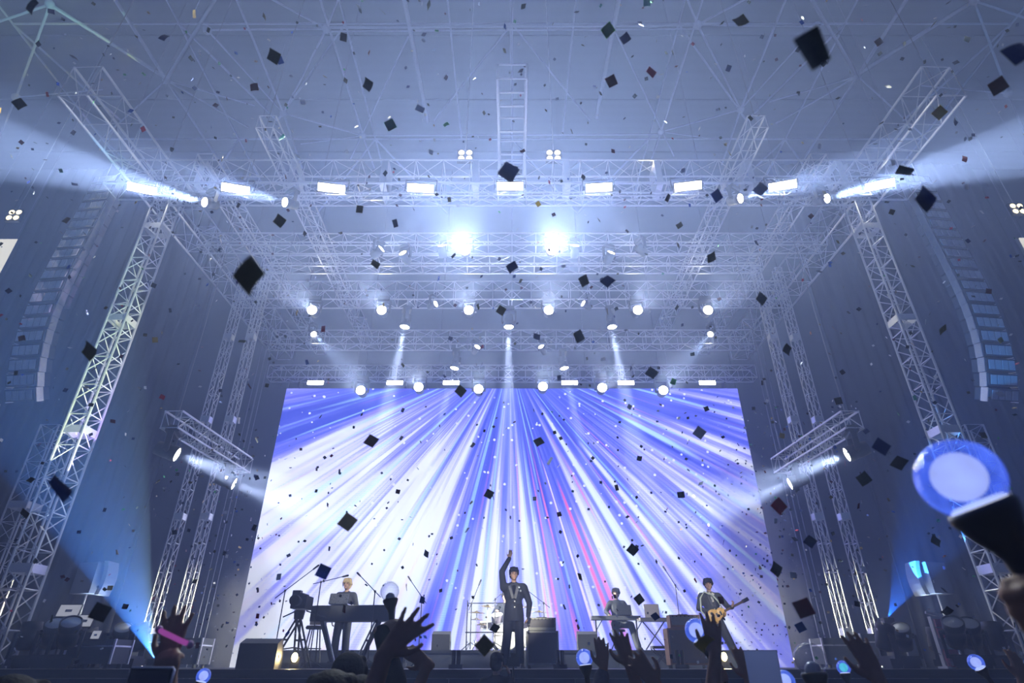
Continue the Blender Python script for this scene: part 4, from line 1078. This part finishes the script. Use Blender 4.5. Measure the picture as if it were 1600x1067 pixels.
def light_stick(p, axis, label, lit=True, core=(.62, .64, 1.0)):
    """globe centre p, axis points from the globe down the handle"""
    a = V(axis).normalized(); q = (-a).to_track_quat('Z', 'X').to_matrix().to_4x4()
    T = empty('light_stick', p, label, 'light stick', 'globe light sticks')
    def put(name, mb, mat): o = mb.build(name, mat, T); o.matrix_local = q; return o
    prof = [(GR * math.cos(t), GR * math.sin(t)) for t in [math.radians(x) for x in range(-50, 90, 10)]] + [(.0005, GR)]
    put('globe', MB().lathe(prof, 32), GL_LIT if lit else GL_OFF)
    if lit:
        m_ = MB(); ellip(m_, (0, 0, .002), (.036, .036, .036), n=24); put('glowing_core', m_, core_mat(core))
        put('light_ring', MB().lathe([(.010, -.036), (.034, -.037), (.040, -.043)], 24), glow('stick_ring', (.80, .84, 1.), 1.3))
    else:
        put('inner_dome', MB().lathe([(.03, -.04), (.026, -.02), (.012, -.008), (.0005, -.006)], 20), pbr('inner_dome_plastic', (.5, .52, .6), .3))
    put('collar', MB().lathe([(.001, -.043), (.044, -.043), (.047, -.05), (.045, -.058), (.034, -.085), (.022, -.105), (.018, -.12)], 28), STICK_BLACK)
    put('handle', MB().lathe([(.018, -.12), (.0175, -.16), (.019, -.25), (.017, -.262), (.001, -.264)], 20), STICK_BLACK)
    return T
def crowd(wpx, wpy, D, tip, label, side=1, spread=.16, curl=.1, bodydx=.14, arm=1, sleeve=.0, top=None, curls=None, dy=.02, n=(0, 1, 0), elbow=None, thumb=.9, skin=None, hair='bangs', reach=.54, wrist=None, H=None, back=.12, voxel=.0085):
    """a spectator facing the stage, one hand up: wrist pixel at distance D, fingers pointing to the tip pixel"""
    W_ = V(wrist) if wrist else at_d(wpx, wpy, D); t = at_d(tip[0], tip[1], D + dy) - W_ if len(tip) == 2 else V(tip)
    k = max(.86, min(1.10, (W_.z - reach) / 1.37)); Hh = H or 1.75 * k; k = Hh / 1.75
    base = V((W_.x + bodydx, W_.y - back, 0))
    loc = lambda v: V((-(v.x - base.x), -(v.y - base.y), v.z))
    sw = V((base.x - math.copysign(.185 * k, bodydx), base.y, 1.37 * k))
    mid = (sw + W_) / 2; half = (W_ - sw).length / 2; out_ = V(elbow or (-math.copysign(.7, bodydx), .4, -.3)); ax = (W_ - sw).normalized(); out_ = (out_ - ax * out_.dot(ax)).normalized()
    el = mid + out_ * math.sqrt(max(0.0004, .288 ** 2 - half ** 2)) if half < .288 else mid + out_ * .02
    s = 1 if bodydx > 0 else -1         # in the person's own frame
    dl = V((-t.x, -t.y, t.z)); nl = V((-n[0], -n[1], n[2]))
    other = ((-s * .24, -.06, 1.06 * k), (-s * .2, -.22, .92 * k))
    P_ = person('person', base, label, group='audience', yaw=PI, H=Hh, arms={s: (loc(el), loc(W_)), -s: other}, hands={s: {'d': dl, 'n': nl, 'side': side, 'spread': spread, 'curl': curl, 'curls': curls, 'thumb': thumb}, -s: {'curl': .4}},
        hair=(hair, HAIR_B), top=top or BLACKC, trousers=NAVYC, skin=skin or SKIN_BACKLIT, voxel=voxel, sleeve=sleeve, face=False)
    return P_
FIST = dict(spread=.02, curl=1.25, thumb=.35)
crowd(262, 1036, 2.0, (272, 985), 'spectator with one spread hand raised, pink glow band across the palm', side=1, spread=.24, curl=.04, bodydx=-.15, voxel=.0065)
crowd(602, 1020, 2.1, (634, 985), 'spectator with an open hand stretched up sideways, fingers fanned out', side=-1, spread=.30, curl=.06, bodydx=.16, voxel=.0065, top=BLACKC)
crowd(668, 1036, 3.4, (640, 1018), 'spectator with a bare bent wrist reaching up behind the fanned hand', side=1, spread=.05, curl=.35, bodydx=.12)
crowd(984, 1040, 3.2, (972, 1005), 'spectator with a straight raised hand and outstretched thumb, bare forearm', side=1, spread=.17, curl=.05, bodydx=-.14, sleeve=.0, voxel=.0066)
crowd(943, 1044, 3.8, (941, 1018), 'spectator in grey long sleeves with slender raised hand and pale cuff', side=1, spread=.15, curl=.06, bodydx=.14, voxel=.0066, sleeve=.85, top=GREYC)
crowd(1027, 1072, 2.7, (1006, 1045), 'spectator with half curled fingers raised low, bare arm', side=-1, spread=.18, curl=.16, bodydx=-.14, voxel=.0066)
crowd(1118, 1022, 2.9, (1113, 985), 'spectator with a hand raised before the guitarist, fingers close together', side=1, spread=.17, curl=.05, bodydx=.16, sleeve=.0, voxel=.0062)
crowd(1172, 1062, 3.3, (1164, 1040), 'spectator with fingertips raised behind the pale board', side=1, spread=.12, curl=.08, bodydx=.13)
crowd(1374, 1064, 2.3, (1352, 1025), 'spectator with a slanting open hand raised near the wing lamps', side=1, spread=.15, curl=.06, voxel=.0068, bodydx=.22)
crowd(1597, 1062, 3.6, (1590, 1040), 'spectator raising a small spread hand at the tower foot', side=1, spread=.2, curl=.1, bodydx=.14, voxel=.0095)
# pink glow band
gb = at_d(277, 996, 1.97)
T = empty('glow_band', gb, 'pink glowing band lying across a spectator\'s raised hand', 'glow stick')
m_ = MB(); m_.tube([(-.050, -.018, .020), (-.03, -.028, .012), (0, -.034, .002), (.03, -.033, -.010), (.052, -.024, -.018)], .0075, 8); m_.build('tube', glow('pink_glow', (.66, .13, .72), .45), T)
for x, z in ((-.052, .021), (.054, -.019)): ellip_m = MB(); ellip(ellip_m, (x, -.018 if x < 0 else -.022, z), (.012, .011, .011), n=8); ellip_m.build('end_cap', pbr('clear_cap', (.6, .3, .6), .3), T)
# light sticks held up, each by its own spectator
def held(px, py, D, axis, label, plabel, lit=True, core=(.74, .75, 1.0), bodydx=.13, grip=.185, **kw):
    p = at_d(px, py, D); a = V(axis).normalized()
    light_stick(p, a, label, lit, core)
    g_ = p + a * grip                                   # where the fist closes
    d = V((-math.copysign(.75, bodydx), .55, .35)); d = (d - a * d.dot(a)).normalized()
    n = a.cross(d) ; n = n if n.y < 0 else -n
    n = V((0, 1, 0)) - a * a.y; n = n - d * n.dot(d)
    wr = g_ - d * .085 - n.normalized() * .028 + a * .03
    crowd(0, 0, D, tuple(d), plabel, wrist=wr, n=tuple(n.normalized()), bodydx=bodydx, side=1 if d.cross(n).dot(a) < 0 else -1, reach=.50, **{**FIST, **kw})
held(1499, 747, .86, (.33, .0, -.95), 'big glowing blue globe light stick held close up in a fist', 'spectator at arm\'s length holding the big glowing globe stick', bodydx=.20, sleeve=.0, grip=.160, voxel=.0065)
held(609, 924, 3.9, (.18, .0, -1), 'clear unlit globe light stick held above the fanned hand', 'spectator in black sleeves holding up the clear unlit globe stick', lit=False, bodydx=-.14, sleeve=.95)
held(913, 1028, 4.6, (.1, 0, -1), 'small lit globe stick held up before the riser monitor', 'spectator holding a small lit stick before the riser monitor', voxel=.011)
held(1088, 985, 3.35, (.45, 0, -1), 'lit globe light stick raised before the tan edged amplifier', 'spectator holding a lit stick before the tan edged amplifier', bodydx=-.16)
held(1266, 1030, 2.5, (.05, 0, -1), 'large clear unlit globe stick near the pale board', 'spectator holding the large clear unlit stick near the pale board', lit=False, bodydx=-.13)
held(318, 1056, 5.6, (-.2, 0, -1), 'small lit globe stick held low between phone and wedge monitor', 'spectator holding a small lit stick low by the wedge monitor', voxel=.011)
held(1525, 1035, 5.2, (.5, 0, -1), 'lit globe stick below the pink panelled rack', 'spectator holding a lit stick below the pink panelled rack', voxel=.011)
held(1318, 1043, 6.0, (.05, 0, -1), 'small green tinted globe stick beside the slanting open hand', 'spectator holding the small green tinted stick', core=(.10, .85, .62), voxel=.011)
held(1226, 1064, 3.9, (.0, 0, -1), 'lit globe stick just beside the large clear unlit stick', 'spectator holding a lit stick beside the large clear one', voxel=.011)
# heads that show along the bottom
def onlooker(px, py, D, label, hair, H=None):
    p = at_d(px, py, D); k = p.z / 1.775
    return person('person', (p.x, D, 0), label, group='audience', yaw=PI, H=1.75 * k, hair=(hair, HAIR_B), top=BLACKC, trousers=NAVYC, skin=SKIN_BACKLIT, voxel=.012, face=False, sleeve=.3)
onlooker(28, 1042, 2.3, 'dark-haired spectator whose head rises before the front tower foot', 'bangs')
onlooker(521, 1034, 2.45, 'tousle-haired spectator standing below the wide keyboard', 'mop')
onlooker(566, 1046, 3.0, 'long-haired spectator between two raised arms', 'long')
# phone
ph = at_d(236, 1056, 1.85)
T = empty('smartphone', ph, 'dark smartphone with bright metal rim held up by a spectator', 'phone')
MB().box((0, 0, -.012), (.118, .009, .062)).build('body', BLACK, T); MB().box((0, -.006, -.012), (.110, .003, .055)).build('screen', pbr('phone_glass', (.01, .012, .02), .08, coat=.5, var=0.), T)
m_ = MB(); m_.tube([(-.059, 0, .014), (-.054, 0, .019), (.054, 0, .019), (.059, 0, .014), (.059, 0, -.04), (-.059, 0, -.04)], .0045, 6, True); m_.build('rim', ALU, T)
crowd(0, 0, 1.9, (-.2, .1, 1), 'spectator whose fingers hold the smartphone from behind', wrist=at_d(256, 1082, 1.93), bodydx=.25, back=.34, **FIST)
# pale board held in the crowd
def card_mat():
    m, nt, P, out = nodes('pale_card'); g = G(nt); nt.nodes.remove(P)
    c = g.mix(g.noise(g.n('ShaderNodeTexCoord').outputs['Object'], 12, 3), (.62, .70, .92), (.70, .77, .96))
    a, b = g.n('ShaderNodeBsdfDiffuse'), g.n('ShaderNodeBsdfTranslucent'); mx = g.n('ShaderNodeMixShader'); mx.inputs[0].default_value = .6
    nt.links.new(c, a.inputs[0]); nt.links.new(c, b.inputs[0]); nt.links.new(a.outputs[0], mx.inputs[1]); nt.links.new(b.outputs[0], mx.inputs[2]); nt.links.new(mx.outputs[0], out.inputs[0])
    return m
pb = at_d(1193, 1046, 3.0)
T = empty('pale_board', pb, 'plain pale blue board held upright among the raised hands', 'board')
MB().box((0, 0, -.02), (.145, .010, .19)).build('panel', card_mat(), T); MB().box((0, .01, -.16), (.02, .012, .16)).build('stick', WHITEP, T)
# photographer in the pit
pp = on(776, 1000, 9.4, .0)
bx = empty('camera_step', (pp.x, 9.4, 0), 'low black step box in the pit under the photographer', 'step')
MB().box((0, 0, .20), (.7, .6, .04)).build('tread', BLACK, bx)
for s in (-1, 1): MB().box((s * .33, 0, .09), (.04, .56, .18)).build('side_panel', BLACK, bx)
person('person', (pp.x, 9.4, .22), 'photographer dressed in black in the pit before the stage', yaw=PI * .9, H=1.80, arms={1: ((.27, -.16, 1.20), (.10, -.26, 1.52)), -1: ((-.27, -.16, 1.20), (-.12, -.28, 1.50))}, hair=('bangs', HAIR_B), top=BLACKC, trousers=BLACKC, voxel=.012, face=False)
T = empty('photo_camera', (pp.x + .24, 9.42, 1.90), 'black camera on a monopod held by the photographer in the pit', 'camera')
MB().box((0, 0, 0), (.16, .09, .12)).build('camera_body', BLACK, T); MB().box((0, -.0, .08), (.07, .08, .05)).build('prism', BLACK, T)
m_ = MB(); m_.lathe([(.04, 0), (.045, .10), (.05, .22), (.045, .225)], 14, (0, .05, 0), (-PI / 2, 0, 0)); m_.build('lens', BLACK, T); MB().cyl((0, .1, -.06), (0, .1, -1.895), .014, n=8).build('monopod', DARKM, T)
# crowd barrier in the pit
for i in range(9):
    T = empty('crowd_barrier', (-8.8 + i * 2.2, 8.6, 0), 'black crowd barrier section in the pit before the stage', 'barrier', 'crowd barriers')
    MB().box((0, 0, .6), (2.16, .04, 1.05)).build('panel', BLACK, T); MB().cyl((-1.08, 0, 1.15), (1.08, 0, 1.15), .03, n=8).build('top_rail', DARKM, T); MB().box((0, -.3, .02), (2.1, .7, .04)).build('foot_plate', DARKM, T)

# ================================================================ confetti
def foil(name, c, metal=.55, rough=.28): return pbr('foil_' + name, c, rough, metal, var=.1, scale=60)
FO = {'black green': foil('black_green', (.012, .030, .016)), 'olive gold': foil('olive_gold', (.12, .10, .02)), 'navy': foil('navy', (.012, .03, .16)), 'blue': foil('blue', (.02, .12, .62)), 'dark red': foil('dark_red', (.12, .008, .015)), 'red': foil('red', (.62, .03, .06)),
      'black': foil('black', (.012, .012, .016)), 'slate': foil('slate', (.06, .075, .11)), 'yellow': foil('yellow', (.85, .62, .06), .2), 'green': foil('green', (.03, .50, .10)), 'teal': foil('teal', (.06, .42, .36)), 'silver': foil('silver', (.85, .87, .92), .25, .35), 'gold': foil('gold', (.75, .52, .18), .6)}  # silver: diffuse whitish colour painted in for glints on the foil
def flake(bend, sx=1.0):
    vs, fs = [], []; n = 3
    for k in (0, 1):
        for i in range(n + 1):
            for j in range(n + 1):
                x, y = (i / n - .5) * sx, j / n - .5
                vs.append((x, y, bend * (x * x - .1) + .4 * bend * x * y + k * .006))
    m_ = (n + 1) ** 2
    for i in range(n):
        for j in range(n):
            a = i * (n + 1) + j
            fs.append((a, a + 1, a + n + 2, a + n + 1)); fs.append((m_ + a, m_ + a + n + 1, m_ + a + n + 2, m_ + a + 1))
    return vs, fs
FL = {}
def flake_mesh(c, b, sx):
    if (c, b, sx) not in FL:
        vs, fs = flake(b, sx); FL[(c, b, sx)] = MB().add(vs, fs, True).mesh('confetti', FO[c])
    return FL[(c, b, sx)]
rc = random.Random(11)
CF = .048
def confetti(px, py, size, c):
    d = CF * F / size; r_ = ray(px, py); p = V((0, 0, CZ)) + r_ * d
    o = link('confetti', flake_mesh(c, rc.choice((.15, .45, -.35)), 1. if size >= 13 else rc.choice((1., 1., .62))))
    o.location = p; o.scale = (CF,) * 3
    e = (rc.uniform(.3, 1.9) + PITCH, rc.uniform(-.5, .5), rc.uniform(0, 2 * PI))
    if size >= 13:      # these few show their faces almost square on
        e = (cam.matrix_basis.to_3x3() @ Euler((rc.uniform(-.7, .7), rc.uniform(-.5, .5), 0)).to_matrix() @ Matrix.Rotation(PI / 4 + rc.uniform(-.35, .35), 3, 'Z')).to_euler()
    o.rotation_euler = e
    tag(o, '%s foil confetti square drifting in the air' % c, 'confetti', '%s confetti in the air' % c)
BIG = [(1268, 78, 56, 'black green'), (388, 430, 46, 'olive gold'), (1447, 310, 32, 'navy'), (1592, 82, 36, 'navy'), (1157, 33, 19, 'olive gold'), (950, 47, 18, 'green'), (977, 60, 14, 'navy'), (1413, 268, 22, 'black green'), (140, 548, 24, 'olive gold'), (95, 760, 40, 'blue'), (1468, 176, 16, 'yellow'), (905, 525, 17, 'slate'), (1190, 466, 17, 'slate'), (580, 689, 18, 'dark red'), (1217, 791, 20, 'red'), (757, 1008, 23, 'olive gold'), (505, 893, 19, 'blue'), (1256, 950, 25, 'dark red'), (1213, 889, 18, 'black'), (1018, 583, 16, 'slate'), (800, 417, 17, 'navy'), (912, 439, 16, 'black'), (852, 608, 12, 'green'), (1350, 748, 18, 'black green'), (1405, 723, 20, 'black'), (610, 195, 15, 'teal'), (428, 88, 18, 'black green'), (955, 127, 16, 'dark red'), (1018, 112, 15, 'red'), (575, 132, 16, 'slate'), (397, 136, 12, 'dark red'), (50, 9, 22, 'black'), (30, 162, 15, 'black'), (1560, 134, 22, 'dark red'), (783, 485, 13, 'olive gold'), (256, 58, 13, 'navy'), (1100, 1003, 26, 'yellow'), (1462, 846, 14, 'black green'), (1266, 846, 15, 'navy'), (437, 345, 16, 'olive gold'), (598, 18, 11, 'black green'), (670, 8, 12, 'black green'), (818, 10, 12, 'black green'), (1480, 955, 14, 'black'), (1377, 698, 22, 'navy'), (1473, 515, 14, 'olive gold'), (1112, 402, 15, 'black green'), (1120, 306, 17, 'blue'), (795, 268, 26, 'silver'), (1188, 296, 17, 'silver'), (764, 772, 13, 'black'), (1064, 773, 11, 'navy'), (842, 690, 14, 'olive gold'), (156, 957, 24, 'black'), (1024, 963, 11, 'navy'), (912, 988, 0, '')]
BIG = [b for b in BIG if b[2]]
for b_ in BIG: confetti(*b_)
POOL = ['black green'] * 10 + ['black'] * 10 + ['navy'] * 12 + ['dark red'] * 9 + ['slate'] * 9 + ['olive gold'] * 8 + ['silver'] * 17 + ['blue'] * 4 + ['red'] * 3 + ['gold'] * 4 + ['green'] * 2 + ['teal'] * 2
n = 300 - len(BIG)
for i in range(n):
    # spread evenly over the picture, a little denser up high and at the sides
    gx, gy = (i * 0.754877666) % 1, (i * 0.569840291) % 1
    confetti(gx * 1640 - 20 + rc.uniform(-14, 14), (gy ** 1.08) * 1010 - 5 + rc.uniform(-10, 10), 6.6 + rc.expovariate(.55), rc.choice(POOL))
# the countless small far ones
far = {}
names = sorted(FO)
vs0, fs0 = flake(.3)
quad = [(-.5, -.5, 0), (.5, -.5, .03), (.5, .5, 0), (-.5, .5, .03)]
fm_ = MB(); mi = []
def far_piece(px, py, d):
    p = V((0, 0, CZ)) + ray(px, py) * d
    R = Euler((rc.uniform(0, PI), rc.uniform(0, PI), rc.uniform(0, PI))).to_matrix()
    k = CF * rc.uniform(.7, 1.05)
    fm_.add([p + R @ (V(q) * k) for q in quad], [(0, 1, 2), (0, 2, 3)]); c = rc.choice(POOL); mi.extend([names.index(c)] * 2)
for i in range(1250):
    px, py = rc.uniform(-10, 1610), rc.uniform(0, 1040)
    far_piece(px, py, rc.uniform(7, 13.2))
for i in range(420): far_piece(rc.gauss(1190, 75), rc.uniform(620, 1035), rc.uniform(10, 17))
for i in range(260): far_piece(rc.gauss(345, 60), rc.uniform(680, 1035), rc.uniform(10, 17))
me = fm_.mesh('far_confetti')
for nme in names: me.materials.append(FO[nme])
me.polygons.foreach_set('material_index', mi)
tag(link('far_confetti', me), 'countless tiny foil confetti flakes drifting far off in the hazy air', 'confetti', 'far confetti', 'stuff')

# ================================================================ smoke bursts at the stage wings
def smoke(name, c, r, dens, label, seed):
    m, nt, P, out = nodes(name + '_mat'); nt.nodes.remove(P); g = G(nt)
    tc = g.n('ShaderNodeTexCoord').outputs['Object']
    ln = g.n('ShaderNodeVectorMath', operation='LENGTH'); nt.links.new(tc, ln.inputs[0])
    off = g.n('ShaderNodeVectorMath', operation='ADD'); nt.links.new(tc, off.inputs[0]); off.inputs[1].default_value = (seed, 0, 0)
    nz = g.noise(off.outputs[0], 2.6, 3, .6)
    dn = g.math('MULTIPLY', g.rng(g.math('SUBTRACT', g.math('ADD', nz, .25), g.math('MULTIPLY', ln.outputs['Value'], .62)), .12, .42), dens)
    sc = nt.nodes.new('ShaderNodeVolumeScatter'); sc.inputs['Color'].default_value = (.93, .95, 1, 1); sc.inputs['Anisotropy'].default_value = .3
    g.put(sc, 'Density', dn); nt.links.new(sc.outputs[0], out.inputs['Volume'])
    m_ = MB(); ellip(m_, (0, 0, 0), (1, 1, 1), n=20); o = m_.build(name, m); o.location = c; o.scale = r
    return tag(o, label, 'smoke', kind='stuff')
smoke('smoke_plume', (8.0, 20.2, 4.9), (1.6, 1.3, 4.1), .6, 'tall white smoke burst rising beside the guitarist\'s edge of the screen', 3.)
smoke('smoke_plume', (-8.3, 20.2, 3.2), (1.2, 1.2, 2.1), .5, 'low white smoke burst beside the fair-haired keyboardist\'s edge of the screen', 9.)
finish_organic()
